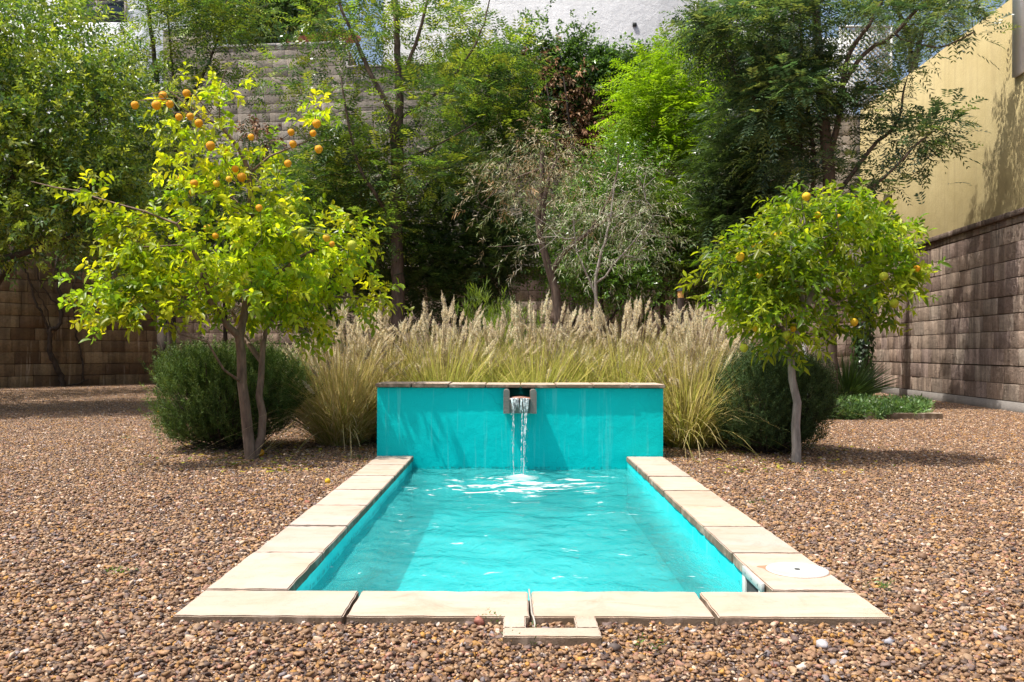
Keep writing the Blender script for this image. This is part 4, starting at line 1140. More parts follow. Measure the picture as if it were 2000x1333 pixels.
# ---- fountain grass -----------------------------------------------
def off_wall(P):
    """leaves lean against the fountain wall instead of passing through it"""
    hit = (P[..., 0] > -1.17) & (P[..., 0] < 1.31) & (P[..., 1] < 7.775) & (P[..., 2] < 0.67)
    P[..., 1] = np.where(hit, 7.775, P[..., 1]); return P
def grass(label, px, D_, seed, h=1.15, spreadr=0.35, nb=1100, npl=60, lean=(0, 0), droop=0.5, pal=None):
    rs = np.random.RandomState(seed); c = W(px, HZ, D_); c[2] = 0; h *= 0.95
    root = empty('fountain_grass', c, label, 'ornamental grass', 'fountain grass clumps round the pool wall')
    pal = pal or [(.46,.48,.09),(.58,.54,.15),(.70,.60,.28),(.36,.43,.07),(.76,.66,.38),(.62,.56,.19)]
    g = Geo()
    n = nb; az = rs.uniform(0, 2*np.pi, n); rb = np.sqrt(rs.rand(n)) * 0.20
    base = c + np.column_stack([np.cos(az) * rb, np.sin(az) * rb, np.zeros(n)])
    out = rs.beta(1.2, 2.0, n); az2 = az + rs.normal(0, 0.5, n)
    Lb_ = h * rs.uniform(0.62, 1.12, n) * (1 + .15 * out); S = 7
    tt = np.linspace(0, 1, S)
    hd = np.column_stack([np.cos(az2), np.sin(az2)])
    phi = 0.05 + out * (0.55 + spreadr)
    hx = Lb_[:, None] * (np.sin(phi)[:, None] * tt[None] + (0.10 + 0.28 * out[:, None]) * tt[None] ** 2)
    zz = Lb_[:, None] * (np.cos(phi)[:, None] * tt[None] - (0.05 + droop * 0.95 * out[:, None] ** 1.1) * tt[None] ** 2.3)
    hor = hd[:, None, :] * hx[..., None] + np.array(lean)[None, None] * (tt ** 1.5)[None, :, None]
    C0 = base[:, None, :] + np.concatenate([hor, np.maximum(zz, 0.02)[..., None]], -1)
    C0 = off_wall(C0)
    sd_ = np.column_stack([-np.sin(az2 + rs.normal(0, 0.8, n)), np.cos(az2 + rs.normal(0, 0.8, n)), np.zeros(n)])
    wd = 0.0034 * np.array([1, 1.1, 1.1, 1, .85, .6, .1])
    Lf = C0 - sd_[:, None] * wd[None, :, None]; Rt = C0 + sd_[:, None] * wd[None, :, None]
    v = np.stack([Lf, Rt], 2).reshape(n, -1, 3)
    i = np.arange(S - 1) * 2; f = np.stack([i, i+1, i+3, i+2], -1)
    f = (f[None] + (np.arange(n) * 2 * S)[:, None, None]).reshape(-1, 4)
    col = pick(pal, n, rs, 0.25); cc_ = np.repeat(col[:, None], 2 * S, 1)
    tipc = np.array([.58, .46, .27]); tv = np.repeat(tt ** 2, 2)[None, :, None] * 0.4
    cc_ = cc_ * (1 - tv) + tipc * tv
    g.add(v.reshape(-1, 3), f, cc_.reshape(-1, 3))
    g.build('blades', M_straw, root)
    gp = Geo(); gs = Geo()
    for k in range(npl):
        a = rs.uniform(0, 2*np.pi); o_ = rs.beta(1.5, 1.8) * (0.45 + spreadr * .35); hh = h * rs.uniform(0.60, 1.16) * (1 - 0.45 * o_ ** 1.5)
        tipp = c + np.array([math.cos(a) * (o_ * 1.15 + .04) + lean[0], math.sin(a) * (o_ * 0.95) + lean[1], hh])
        b0 = c + np.array([math.cos(a) * 0.12, math.sin(a) * 0.12, 0])
        mid = b0 + (tipp - b0) * 0.55; mid[2] = b0[2] + hh * 0.66
        cv = off_wall(curve([b0, mid, tipp], 7)); tipp = cv[-1]
        tube(gs, cv, 0.0016, (.66, .56, .32), sides=3)
        if k % 6 == 0:      # a few long spent stalks stand above the rest
            e = tipp + np.array([math.cos(a) * .18 * o_, math.sin(a) * .1, rs.uniform(.16, .34)])
            tube(gs, curve([b0, mid + np.array([.02, .02, .05]), e], 6), np.linspace(.0022, .0012, 13), (.34, .24, .15), sides=3)
        # bristly head
        d = norm(cv[-1] - cv[-3]); d = norm(d + np.array([rs.normal(0, .08), rs.normal(0, .08), 0])); Lp = rs.uniform(0.12, 0.24); nbz = 150
        d = norm(d + np.array([math.cos(a), math.sin(a), 0]) * o_ * rs.uniform(0.2, 1.0))
        t = rs.rand(nbz); env = np.sin(np.pi * np.clip(t * 0.93 + 0.06, 0, 1)) ** 0.6
        ctr = tipp - d * 0.03 + d[None] * (t * Lp)[:, None]
        rd = norm(np.cross(np.tile(d, (nbz, 1)), rs.normal(size=(nbz, 3))))
        dd = norm(rd * 0.75 + d * 0.75); Lb = 0.034 * env * rs.uniform(0.7, 1.3, nbz)
        colp = np.array([.98, .88, .72]) * rs.uniform(0.8, 1.02) + rs.uniform(-0.03, 0.03)
        colp = np.clip(np.tile(colp, (nbz, 1)) * rs.uniform(0.85, 1.15, (nbz, 1)), 0, .95)
        lay_leaves(gp, ctr, dd, rd * 0.2 + rs.normal(size=(nbz, 3)), Lb, np.full(nbz, 0.0078), 'kite', colp, 0.1, 0.0)
        tube(gp, [tipp - d * 0.02, tipp + d * Lp * 0.5, tipp + d * Lp], [0.004, 0.006, 0.002], colp[0] * 0.85, sides=5)
    gs.build('stems', M_straw, root); gp.build('seed_heads', M_straw, root)
    return root
GR = [(.40,.48,.06),(.54,.55,.11),(.68,.60,.22),(.32,.40,.05),(.50,.53,.09)]
grass('big straw-coloured fountain grass clump spilling left of the pool wall', 668, 8.35, 91, 1.15, .45, 2200, 120, (-0.05, 0), .65, [(.64,.54,.24),(.72,.60,.31),(.54,.49,.16),(.78,.66,.40),(.44,.45,.12)])
grass('fountain grass clump just behind the left end of the pool wall', 762, 8.75, 92, 1.18, .4, 1500, 85, (0, 0), .5)
grass('fountain grass clump behind the wall, second from its left end', 868, 8.55, 93, 1.20, .3, 1500, 80, (0, 0), .35, GR)
grass('fountain grass clump behind the wall left of the spout', 955, 8.75, 94, 1.08, .3, 1500, 80, (0, 0), .35, GR)
grass('fountain grass clump behind the wall right of the spout', 1045, 8.6, 95, 1.22, .3, 1500, 80, (0, 0), .35, GR)
grass('fountain grass clump behind the wall with upright plumes', 1135, 8.8, 96, 1.12, .3, 1500, 85, (0, 0), .35, GR)
grass('fountain grass clump behind the right end of the pool wall', 1225, 8.6, 97, 1.24, .3, 1400, 75, (0.05, 0), .45, GR)
grass('fountain grass clump right of the wall beside the dark rosemary', 1345, 8.25, 98, 1.15, .45, 2000, 110, (0.03, 0), .65)
grass('fountain grass clump behind the dark right rosemary bush', 1395, 9.0, 99, 1.20, .4, 1300, 75, (0.0, 0), .5)

# ---- trees and shrubs at the back ----------------------------------
BG1 = [(0.24, 0.35, 0.05), (0.35, 0.46, 0.06), (0.15, 0.26, 0.06), (0.47, 0.55, 0.08), (0.09, 0.18, 0.055)]
BG2 = [(.10,.20,.06),(.14,.26,.075),(.06,.13,.05),(.20,.33,.085),(.28,.39,.08)]
GRV = [(0.075, 0.155, 0.085), (0.12, 0.205, 0.11), (0.05, 0.105, 0.065), (0.19, 0.27, 0.11), (0.27, 0.33, 0.12)]
GOL = [(0.18, 0.3, 0.05), (0.25, 0.37, 0.055), (0.11, 0.21, 0.055), (0.36, 0.45, 0.065), (0.08, 0.16, 0.055), (0.3, 0.33, 0.06), (0.06, 0.12, 0.045)]
LIM = [(.26,.42,.02),(.32,.50,.03),(.20,.34,.02),(.38,.55,.04)]
small = dict(type='spiral', k=9, len=0.26, leaf=0.10, asp=0.40, shape='kite', pal=BG1, open=0.9, var=0.3)
feath = dict(type='frond', k=6, len=0.40, leaf=0.125, asp=0.25, pal=GRV, sag=0.25, var=0.3)

# left broad tree in front of the left wall
D_ = 13.0
tree('pepper_tree', 'broad small-leaved green tree filling the top left corner', 'tree',
 [(wl([(-230, 808, D_), (-225, 650, D_), (-180, 540, D_), (-110, 470, D_), (-20, 400, D_), (60, 300, D_), (90, 180, D_)]), 0.16, 0.03),
  (wl([(-180, 540, D_), (-80, 530, D_-.5), (40, 500, D_-.6), (120, 470, D_-.6), (180, 430, D_-.5)]), 0.07, 0.02),
  (wl([(-110, 470, D_), (-90, 330, D_), (-60, 180, D_), (0, 60, D_)]), 0.08, 0.02),
  (wl([(60, 300, D_), (150, 250, D_), (230, 180, D_)]), 0.035, 0.015)],
 [(60, 110, 150, 120, D_, 1.6), (170, 260, 150, 120, D_, 1.5), (40, 330, 150, 120, D_, 1.6), (190, 390, 110, 70, D_-.4, 1.2), (60, 460, 110, 40, D_-.5, 1.2), (-80, 250, 120, 200, D_, 1.5, .6), (180, 130, 80, 70, D_, 1.0), (230, 470, 60, 40, D_-.3, .6, .8), (10, 30, 120, 60, D_, 1.2), (150, 500, 80, 25, D_-.3, .8, .8), (-190, 120, 150, 130, D_-.3, 2.6, 1.8), (-330, 200, 120, 120, D_-1, 1.8, .6)],
 520, 26, dict(small, leaf=0.090, len=0.24), M_leaf, M_barkd, 201, spread=0.20, group='trees growing along the walls')
D_ = 18.6
tree('pepper_tree', 'dark spreading tree shading the far left corner of the garden', 'tree',
 [(wl([(-60, 770, D_), (-50, 640, D_), (20, 520, D_), (120, 440, D_), (220, 400, D_)]), 0.14, 0.03), (wl([(20, 520, D_), (60, 400, D_), (100, 300, D_)]), 0.06, 0.02)],
 [(60, 440, 130, 60, D_, 2.0), (200, 430, 110, 60, D_, 1.8), (300, 440, 90, 60, D_, 1.5), (-120, 400, 140, 100, D_-2, 2.2), (-300, 450, 150, 120, D_-5, 2.5), (130, 330, 120, 60, D_, 1.6), (-420, 420, 180, 120, D_-7, 2.2)],
 330, 20, dict(small, pal=BG2 + [(.10,.16,.03)], leaf=.11, len=.26), M_leaf, M_barkd, 217, spread=0.34, group='trees growing along the walls')
# tree behind the lemon tree
D_ = 18.0
tree('feathery_tree', 'slender feathery tree against the step of the grey block wall', 'tree',
 [(wl([(338, 772, D_), (335, 600, D_), (330, 420, D_), (318, 260, D_), (300, 110, D_), (285, 0, D_), (270, -60, D_)]), 0.10, 0.02),
  (wl([(330, 420, D_), (345, 250, D_), (332, 100, D_), (322, -20, D_)]), 0.05, 0.015),
  (wl([(318, 260, D_), (390, 160, D_), (430, 60, D_), (445, -20, D_)]), 0.035, 0.012)],
 [(300, 60, 70, 90, D_, 1.0), (370, 30, 80, 50, D_, 1.0), (430, 90, 60, 45, D_, .7, .9), (400, 190, 50, 50, D_, .7, .7), (470, 180, 30, 40, D_, .6, .25), (300, 180, 50, 60, D_, .8), (280, 290, 80, 60, D_, .9), (390, 20, 100, 45, D_, .9), (440, 10, 80, 40, D_, .8), (350, 330, 90, 60, D_, .9, .7)],
 180, 15, dict(feath, pal=GOL), M_leaf, M_barkd, 202, spread=0.22, group='trees growing along the walls')
# dark broadleaf beyond the wall
D_ = 26.5
tree('broadleaf_tree', 'glossy dark broadleaf tree beyond the block wall at upper left', 'tree',
 [(wl([(520, 730, D_), (520, 300, D_), (515, 150, D_), (510, 40, D_), (500, -60, D_)]), 0.18, 0.04), (wl([(515, 150, D_), (570, 60, D_), (600, -20, D_)]), 0.07, 0.03)],
 [(500, 30, 75, 65, D_, 1.3), (560, 20, 60, 50, D_, 1.0), (460, 50, 50, 50, D_, 1.0), (530, -20, 100, 40, D_, 1.2)],
 200, 20, dict(small, leaf=0.14, asp=.5, pal=BG2, len=.3), M_leaf, M_barkd, 203, spread=0.36)
# central tall tree
D_ = 16.0
ct = [(wl([(780, 783, D_), (778, 600, D_), (776, 480, D_), (774, 400, D_), (778, 310, D_), (779, 211, D_), (777, 141, D_), (773, 70, D_), (770, -30, D_), (768, -90, D_)]), 0.135, 0.035),
      (wl([(774, 380, D_), (770, 310, D_-.1), (763, 229, D_-.2), (749, 194, D_-.25), (724, 148, D_-.3), (703, 102, D_-.35), (671, 32, D_-.4), (645, -40, D_-.4)]), 0.075, 0.02),
      (wl([(780, 176, D_), (798, 123, D_-.1), (819, 63, D_-.2), (833, 0, D_-.3), (840, -60, D_-.3)]), 0.042, 0.02),
      (wl([(779, 232, D_), (830, 200, D_+.1), (880, 155, D_+.2), (921, 99, D_+.3), (942, 53, D_+.3), (957, -10, D_+.3)]), 0.035, 0.012),
      (wl([(770, 445, D_), (738, 388, D_-.4), (706, 338, D_-.6), (689, 282, D_-.7), (674, 211, D_-.8), (665, 150, D_-.8)]), 0.038, 0.014),
      (wl([(776, 390, D_), (740, 330, D_+.3), (700, 230, D_+.5), (640, 190, D_+.6)]), 0.030, 0.012),
      (wl([(776, 320, D_), (820, 300, D_-.2), (880, 270, D_-.3), (930, 240, D_-.3)]), 0.025, 0.012)]
tree('silky_oak_tree', 'tall open feathery tree with forked brown trunk behind the grasses', 'tree', ct,
 [(690, 60, 80, 60, D_, .9, .5), (800, 60, 110, 60, D_, .9, .4), (620, 190, 60, 50, D_, .7, .35), (640, 110, 40, 35, D_, .6, .5), (700, 230, 60, 80, D_, .9, .6), (840, 200, 90, 70, D_, .9, .7), (780, 330, 130, 70, D_, 1.0, .8), (660, 340, 90, 60, D_, .8, .9), (870, 330, 80, 60, D_, .8, .9), (900, 50, 60, 60, D_, .5, .3), (720, 440, 120, 50, D_, 1.0, 1.0), (640, 10, 60, 60, D_, .6, .5), (560, 130, 50, 40, D_, .5, .4)],
 250, 15, dict(feath, pal=GOL, len=.36), M_leaf, M_bark, 204, spread=0.18, shell=0.3, group='trees growing along the walls')
D_ = 17.5
tree('dark_shrub', 'dense dark green shrub at the foot of the tall forked tree', 'shrub',
 [(wl([(640, 775, D_), (645, 600, D_), (640, 480, D_)]), 0.07, 0.02), (wl([(645, 600, D_), (700, 520, D_), (740, 450, D_)]), 0.04, 0.015)],
 [(640, 470, 110, 90, D_, 1.1), (720, 510, 90, 80, D_, 1.0), (580, 380, 70, 60, D_, .8, .8), (680, 400, 90, 60, D_, .9), (640, 580, 120, 60, D_, 1.0)],
 270, 15, dict(feath, pal=BG2, len=.3), M_leaf, M_barkd, 205, spread=0.2)
D_ = 17.0
tree('dark_shrub', 'dense dark green shrub between the forked tree and the dry olive', 'shrub',
 [(wl([(890, 778, D_), (890, 640, D_), (880, 520, D_), (870, 430, D_)]), 0.07, 0.02), (wl([(890, 640, D_), (940, 540, D_), (980, 470, D_)]), 0.04, 0.015)],
 [(870, 470, 80, 70, D_, 1.0), (830, 540, 70, 60, D_, .9), (940, 520, 80, 70, D_, 1.0), (990, 470, 50, 60, D_, .8), (900, 410, 70, 50, D_, .8), (880, 590, 110, 40, D_, .9)],
 270, 15, dict(feath, pal=[(.05,.10,.03),(.075,.14,.04),(.11,.19,.05)], len=.3), M_leaf, M_barkd, 206, spread=0.2)
# slim golden tree
D_ = 18.5
tree('feathery_tree', 'slim olive-gold feathery tree with straight thin trunk in the middle', 'tree',
 [(wl([(957, 770, D_), (955, 560, D_), (956, 380, D_), (953, 250, D_), (950, 130, D_), (890, 20, D_)]), 0.06, 0.012),
  (wl([(956, 330, D_), (1000, 240, D_), (1010, 150, D_)]), 0.025, 0.01)],
 [(930, 180, 75, 55, D_, .8), (990, 190, 60, 55, D_, .8), (940, 270, 80, 60, D_, .9), (1010, 270, 50, 50, D_, .7), (900, 130, 60, 35, D_, .6), (895, 45, 25, 40, D_, .3, 1.2), (990, 110, 50, 25, D_, .5), (930, 350, 70, 40, D_, .8)],
 240, 13, dict(feath, pal=GOL, len=.42), M_leaf, M_bark, 207, spread=0.2, group='trees growing along the walls')
# olive with dry foliage
D_ = 13.2
OLV = [(.46,.40,.25),(.56,.50,.33),(.34,.37,.20),(.64,.56,.38),(.24,.32,.12),(.50,.33,.18),(.28,.35,.14)]
OLV2 = [(.42,.46,.28),(.55,.56,.40),(.26,.31,.16),(.55,.52,.40),(.20,.26,.11)]
oliv = dict(type='spiral', k=9, len=0.26, leaf=0.085, asp=0.17, shape='kite', pal=OLV, open=0.8, var=0.25, sag=0.3, droop=0.35)
tree('olive_tree', 'half-dry olive tree with bent trunk and pale tan leaves', 'tree',
 [(wl([(1092, 802, D_), (1093, 650, D_), (1090, 600, D_), (1080, 550, D_), (1062, 490, D_), (1052, 430, D_), (1058, 370, D_), (1058, 310, D_), (1060, 290, D_)]), 0.085, 0.028),
  (wl([(1062, 455, D_), (1062, 400, D_-.1), (1072, 350, D_-.1), (1083, 320, D_-.1)]), 0.045, 0.025),
  (wl([(1075, 525, D_), (1110, 485, D_-.1), (1150, 455, D_-.2), (1190, 425, D_-.2), (1225, 400, D_-.2)]), 0.04, 0.014),
  (wl([(1150, 455, D_-.2), (1185, 400, D_-.1), (1205, 340, D_), (1208, 300, D_)]), 0.020, 0.01),
  (wl([(1058, 330, D_), (1000, 350, D_), (940, 400, D_+.1)]), 0.018, 0.008)],
 [(1020, 330, 80, 35, D_, .7, .9), (990, 380, 60, 50, D_, .6, .7), (1110, 330, 50, 50, D_, .5, .8), (960, 460, 35, 40, D_, .3, .6), (1120, 400, 60, 50, D_, .6, .5), (1060, 290, 50, 20, D_, .4, .7)],
 85, 7, dict(oliv, leaf=.085), M_dry, M_bark, 208, spread=0.17, up=0.0)
tree('olive_tree', 'silvery open shrub with thin grey twigs right of the dry olive', 'tree',
 [(wl([(1165, 805, 12.6), (1170, 650, 12.6), (1165, 540, 12.6), (1190, 440, 12.6), (1200, 360, 12.6)]), 0.035, 0.012), (wl([(1165, 560, 12.6), (1230, 480, 12.6), (1280, 420, 12.6)]), 0.018, 0.008), (wl([(1165, 570, 12.6), (1130, 500, 12.6), (1120, 430, 12.6)]), 0.016, 0.008)],
 [(1200, 410, 90, 60, 12.6, .7), (1240, 370, 50, 50, 12.6, .5), (1150, 450, 70, 50, 12.6, .6), (1270, 440, 50, 40, 12.6, .5), (1200, 490, 80, 30, 12.6, .6, .6), (1040, 470, 50, 60, 12.8, .5, .5)],
 120, 6, dict(oliv, pal=OLV2, leaf=.08, asp=.16), M_dry, M_barkg, 209, spread=0.17, up=0.1)
# green hedge mass right of centre
D_ = 16.5
tree('broadleaf_shrub', 'mid-green leafy shrub behind the right half of the grasses', 'shrub',
 [(wl([(1180, 780, D_), (1180, 650, D_), (1170, 520, D_)]), 0.06, 0.02), (wl([(1180, 650, D_), (1230, 560, D_), (1260, 470, D_)]), 0.035, 0.015)],
 [(1180, 540, 80, 50, D_, .9), (1120, 500, 60, 60, D_, .8), (1230, 500, 60, 50, D_, .8), (1150, 420, 70, 50, D_, .8), (1200, 330, 60, 40, D_, .7, .8), (1250, 580, 50, 35, D_, .7)],
 240, 18, dict(small, pal=[(.11,.24,.03),(.15,.30,.04),(.08,.17,.03),(.20,.36,.05)], leaf=.07, asp=.45), M_leaf, M_barkd, 210, spread=0.18)
# lime jacaranda
D_ = 18.3
tree('jacaranda_tree', 'bright lime-green ferny tree before the back wall', 'tree',
 [(wl([(1300, 765, D_), (1295, 600, D_), (1290, 450, D_), (1270, 330, D_), (1262, 220, D_), (1270, 130, D_)]), 0.07, 0.015),
  (wl([(1290, 450, D_), (1340, 340, D_), (1370, 200, D_), (1370, 90, D_)]), 0.045, 0.014),
  (wl([(1270, 330, D_), (1220, 260, D_), (1195, 230, D_)]), 0.022, 0.01), (wl([(1290, 450, D_), (1350, 410, D_), (1400, 390, D_)]), 0.025, 0.012)],
 [(1270, 160, 50, 35, D_, .7), (1230, 220, 50, 40, D_, .7), (1300, 220, 70, 50, D_, .9), (1350, 150, 70, 60, D_, .9), (1390, 90, 50, 40, D_, .7), (1230, 290, 60, 25, D_, .6), (1300, 310, 70, 40, D_, .8), (1370, 260, 60, 50, D_, .8), (1330, 390, 80, 35, D_, .8, .7), (1300, 120, 40, 20, D_, .5)],
 300, 14, dict(feath, pal=LIM, len=.42, sag=.35), M_bright, M_bark, 211, spread=0.17, up=0.15, group='trees growing along the walls')
D_ = 17.2
tree('feathery_shrub', 'olive-green ferny shrub hiding the ledge right of centre', 'shrub',
 [(wl([(1240, 775, D_), (1245, 640, D_), (1255, 540, D_), (1290, 480, D_)]), 0.055, 0.015), (wl([(1245, 640, D_), (1300, 570, D_), (1360, 500, D_)]), 0.03, 0.012), (wl([(1255, 540, D_), (1310, 440, D_), (1330, 400, D_)]), 0.025, 0.012)],
 [(1310, 440, 70, 40, D_, .8), (1260, 420, 50, 40, D_, .7), (1370, 450, 50, 50, D_, .8), (1390, 540, 60, 30, D_, .7, .8), (1310, 520, 80, 35, D_, .8, .6)],
 170, 13, dict(feath, pal=[(.12,.20,.03),(.17,.26,.04),(.08,.14,.03)], len=.32), M_leaf, M_barkd, 212, spread=0.18)
# big dark tree on the right
D_ = 14.0
big = [(wl([(1622, 797, D_), (1620, 700, D_), (1617, 560, D_), (1622, 440, D_), (1618, 330, D_), (1608, 230, D_), (1600, 120, D_), (1592, 0, D_), (1588, -80, D_)]), 0.145, 0.05),
       (wl([(1615, 330, D_), (1640, 210, D_-.1), (1655, 110, D_-.2), (1700, 40, D_-.3), (1740, -40, D_-.3)]), 0.055, 0.02),
       (wl([(1620, 215, D_), (1680, 110, D_-.3), (1740, 70, D_-.4), (1800, 5, D_-.5), (1850, -40, D_-.6)]), 0.04, 0.02),
       (wl([(1620, 400, D_), (1700, 290, D_-.2), (1750, 240, D_-.3), (1765, 170, D_-.4)]), 0.040, 0.015),
       (wl([(1618, 420, D_), (1720, 350, D_-.5), (1790, 280, D_-.6), (1830, 250, D_-.6)]), 0.030, 0.012),
       (wl([(1617, 500, D_), (1566, 400, D_+.3), (1564, 300, D_+.4), (1560, 200, D_+.4), (1520, 60, D_+.4)]), 0.050, 0.02),
       (wl([(1617, 480, D_), (1590, 400, D_+.2), (1588, 300, D_+.2), (1570, 150, D_+.2), (1560, 20, D_+.2)]), 0.045, 0.02),
       (wl([(1564, 300, D_+.4), (1500, 220, D_+.3), (1440, 150, D_+.2), (1400, 60, D_+.2)]), 0.035, 0.015),
       (wl([(1740, 70, D_-.4), (1830, 90, D_-.7), (1900, 60, D_-.9)]), 0.02, 0.01)]
tree('grevillea_tree', 'tall dark feathery tree with several trunks beside the yellow wall', 'tree', big,
 [(1540, 50, 80, 70, D_, .9), (1440, 60, 70, 55, D_+.2, .8), (1370, 40, 30, 40, D_+.2, .5), (1540, 170, 80, 60, D_, .9), (1650, 30, 40, 25, D_-.2, .5, .5), (1645, 230, 30, 25, D_, .4, .9), (1765, 110, 30, 40, D_-.4, .4, 1.1), (1775, 170, 28, 28, D_-.4, .35, 1.0), (1730, 20, 70, 20, D_-.4, .5, .7), (1850, 20, 70, 22, D_-.7, .4, 1.0), (1880, 60, 40, 14, D_-.8, .3, .9), (1760, 270, 50, 22, D_-.4, .4, 1.0), (1830, 245, 16, 26, D_-.5, .25, 1.0), (1800, 300, 30, 16, D_-.5, .3, .9),
  (1530, 280, 60, 70, D_+.5, .7), (1690, 320, 60, 20, D_-.2, .5, .8), (1795, 355, 12, 20, D_-.5, .2, .9), (1495, 200, 50, 70, D_+.2, .7), (1550, 360, 60, 25, D_+.3, .5, .6), (1620, -30, 170, 22, D_, .8, .5), (1700, 190, 30, 22, D_-.3, .3, .7), (1690, 380, 50, 16, D_-.2, .4, .7), (1600, 150, 40, 60, D_+.4, .5, .6)],
 370, 19, dict(feath, pal=GRV, len=.32, leaf=.115, asp=.23, sag=.45), M_leaf, M_bark, 213, spread=0.15, shell=0.35, group='trees growing along the walls')
D_ = 15.8
tree('dark_shrub', 'dark drooping feathery shrub left of the slim right citrus', 'shrub',
 [(wl([(1460, 780, D_), (1440, 620, D_), (1430, 500, D_), (1440, 380, D_)]), 0.06, 0.02), (wl([(1440, 600, D_), (1400, 560, D_), (1370, 545, D_)]), 0.04, 0.015), (wl([(1440, 400, D_), (1480, 300, D_)]), 0.03, 0.012)],
 [(1440, 330, 65, 70, D_, .9), (1490, 300, 60, 60, D_, .8), (1420, 420, 60, 60, D_, .8), (1480, 420, 60, 50, D_, .8), (1430, 230, 40, 50, D_, .6, .8), (1420, 520, 60, 30, D_, .7, .7)],
 260, 15, dict(feath, pal=[(.045,.085,.035),(.07,.12,.05),(.10,.16,.07)], len=.32, sag=.6), M_leaf, M_barkd, 214, spread=0.18)
# lower fill behind the left citrus
D_ = 19.0
tree('dark_shrub', 'dark shrub in the back left corner behind the citrus tree', 'shrub',
 [(wl([(440, 768, D_), (440, 600, D_), (430, 450, D_)]), 0.06, 0.02), (wl([(440, 600, D_), (500, 500, D_), (530, 420, D_)]), 0.04, 0.015)],
 [(380, 420, 90, 70, D_, 1.0), (470, 420, 80, 70, D_, 1.0), (540, 480, 80, 90, D_, 1.0), (430, 520, 90, 60, D_, 1.0), (520, 340, 60, 50, D_, .8, .6), (330, 500, 90, 50, D_, 1.0)],
 230, 15, dict(feath, pal=BG2, len=.34), M_leaf, M_barkd, 215, spread=0.30)
# tree beyond the yellow wall
D_ = 24.0
tree('broadleaf_tree', 'distant tree showing above the yellow wall at the top right', 'tree',
 [(wl([(1790, 735, D_), (1785, 400, D_), (1782, 150, D_), (1770, 60, D_), (1740, 0, D_)]), 0.17, 0.05), (wl([(1782, 150, D_), (1800, 60, D_), (1840, 0, D_)]), 0.09, 0.04)],
 [(1800, 20, 90, 50, D_, 1.0, .7), (1730, 10, 70, 45, D_, .9, .7), (1850, 60, 70, 40, D_, .8, .6), (2010, 60, 50, 80, D_-4, .8, .8)],
 150, 14, dict(feath, pal=GOL, len=.4, leaf=.12), M_leaf, M_barkd, 216, spread=0.34)

# vines on the back wall top
def vine(label, blobs, nclump, nsprig, pal, seed, spec_over=None, mat=M_leaf, foot=(1160, 760, 20.6)):
    rs = np.random.RandomState(seed); tg, od = blob_points(blobs, nclump, rs, 0.2)
    root = empty('climbing_vine', W(*foot) * [1, 1, 0], label, 'vine'); g = Geo()
    ii = np.repeat(np.arange(nclump), nsprig); n = len(ii)
    base = tg[ii] + rs.normal(size=(n, 3)) * [.2, .08, .2]
    dr = rs.normal(size=(n, 3)) * 0.7 + np.array([0, -0.5, 0.1])
    sp = dict(small, pal=pal, leaf=.10, asp=.55, len=.24, k=7)
    if spec_over: sp.update(spec_over)
    sprigs(g, base, dr, rs, sp); g.build('foliage', mat, root)
    limbs = [([W(*foot) * [1, 1, 0], W(foot[0] - 10, 500, foot[2]), W(foot[0] - 40, 300, foot[2]), W(foot[0] - 60, 150, foot[2])], 0.05, 0.02)]
    A, par, rad, nl = grow(limbs, tg, rs, 0.005)
    branch_mesh(A, par, rad, nl, rs).build('stems', M_barkd, root, True)
VB = 21.15
vine('green creeper heaped along the top of the back block wall', [(1130, 150, 95, 30, VB, .25), (1210, 150, 70, 40, VB, .25), (1085, 100, 30, 25, VB, .2, .6), (1040, 75, 12, 35, VB, .15, .5), (1135, 75, 18, 25, VB, .2, .5), (1100, 25, 5, 25, VB, .08, .35), (1180, 125, 60, 18, VB, .2), (1010, 160, 60, 25, VB, .25, .7), (1120, 220, 70, 50, VB, .15, .6), (1230, 200, 50, 40, VB, .15, .5), (930, 120, 80, 12, VB, .2, .5), (1265, 115, 40, 20, VB, .2, .6), (1060, 190, 50, 40, VB, .2, .6), (1170, 190, 60, 35, VB, .2, .8), (1000, 130, 60, 22, VB, .2, .9), (1230, 250, 45, 60, VB, .2, .6), (1060, 260, 50, 50, VB, .2, .5)], 400, 17, [(.10,.20,.05),(.15,.28,.06),(.21,.35,.09),(.07,.14,.04)], 301)
vine('withered brown creeper hanging below the green top of the back wall', [(1120, 250, 60, 70, VB - .15, .12), (1160, 230, 60, 50, VB - .15, .12), (1060, 110, 25, 40, VB-.15, .12, .6), (1090, 170, 70, 40, VB-.25, .15, .8), (1070, 300, 40, 30, VB-.15, .12, .7), (1190, 280, 50, 30, VB - .15, .12, .5), (500, 300, 40, 60, 22.2, .15, .5), (450, 110, 25, 30, 22.2, .15, .3), (1120, 300, 80, 40, VB - .15, .12, .8), (1000, 230, 60, 50, VB-.15, .12, .5), (1230, 240, 50, 60, VB-.15, .12, .5)], 170, 8, [(.30,.15,.08),(.40,.22,.13),(.20,.10,.06),(.46,.30,.19)], 302, dict(leaf=.11, droop=.5), M_dry, (1125, 760, 20.5))

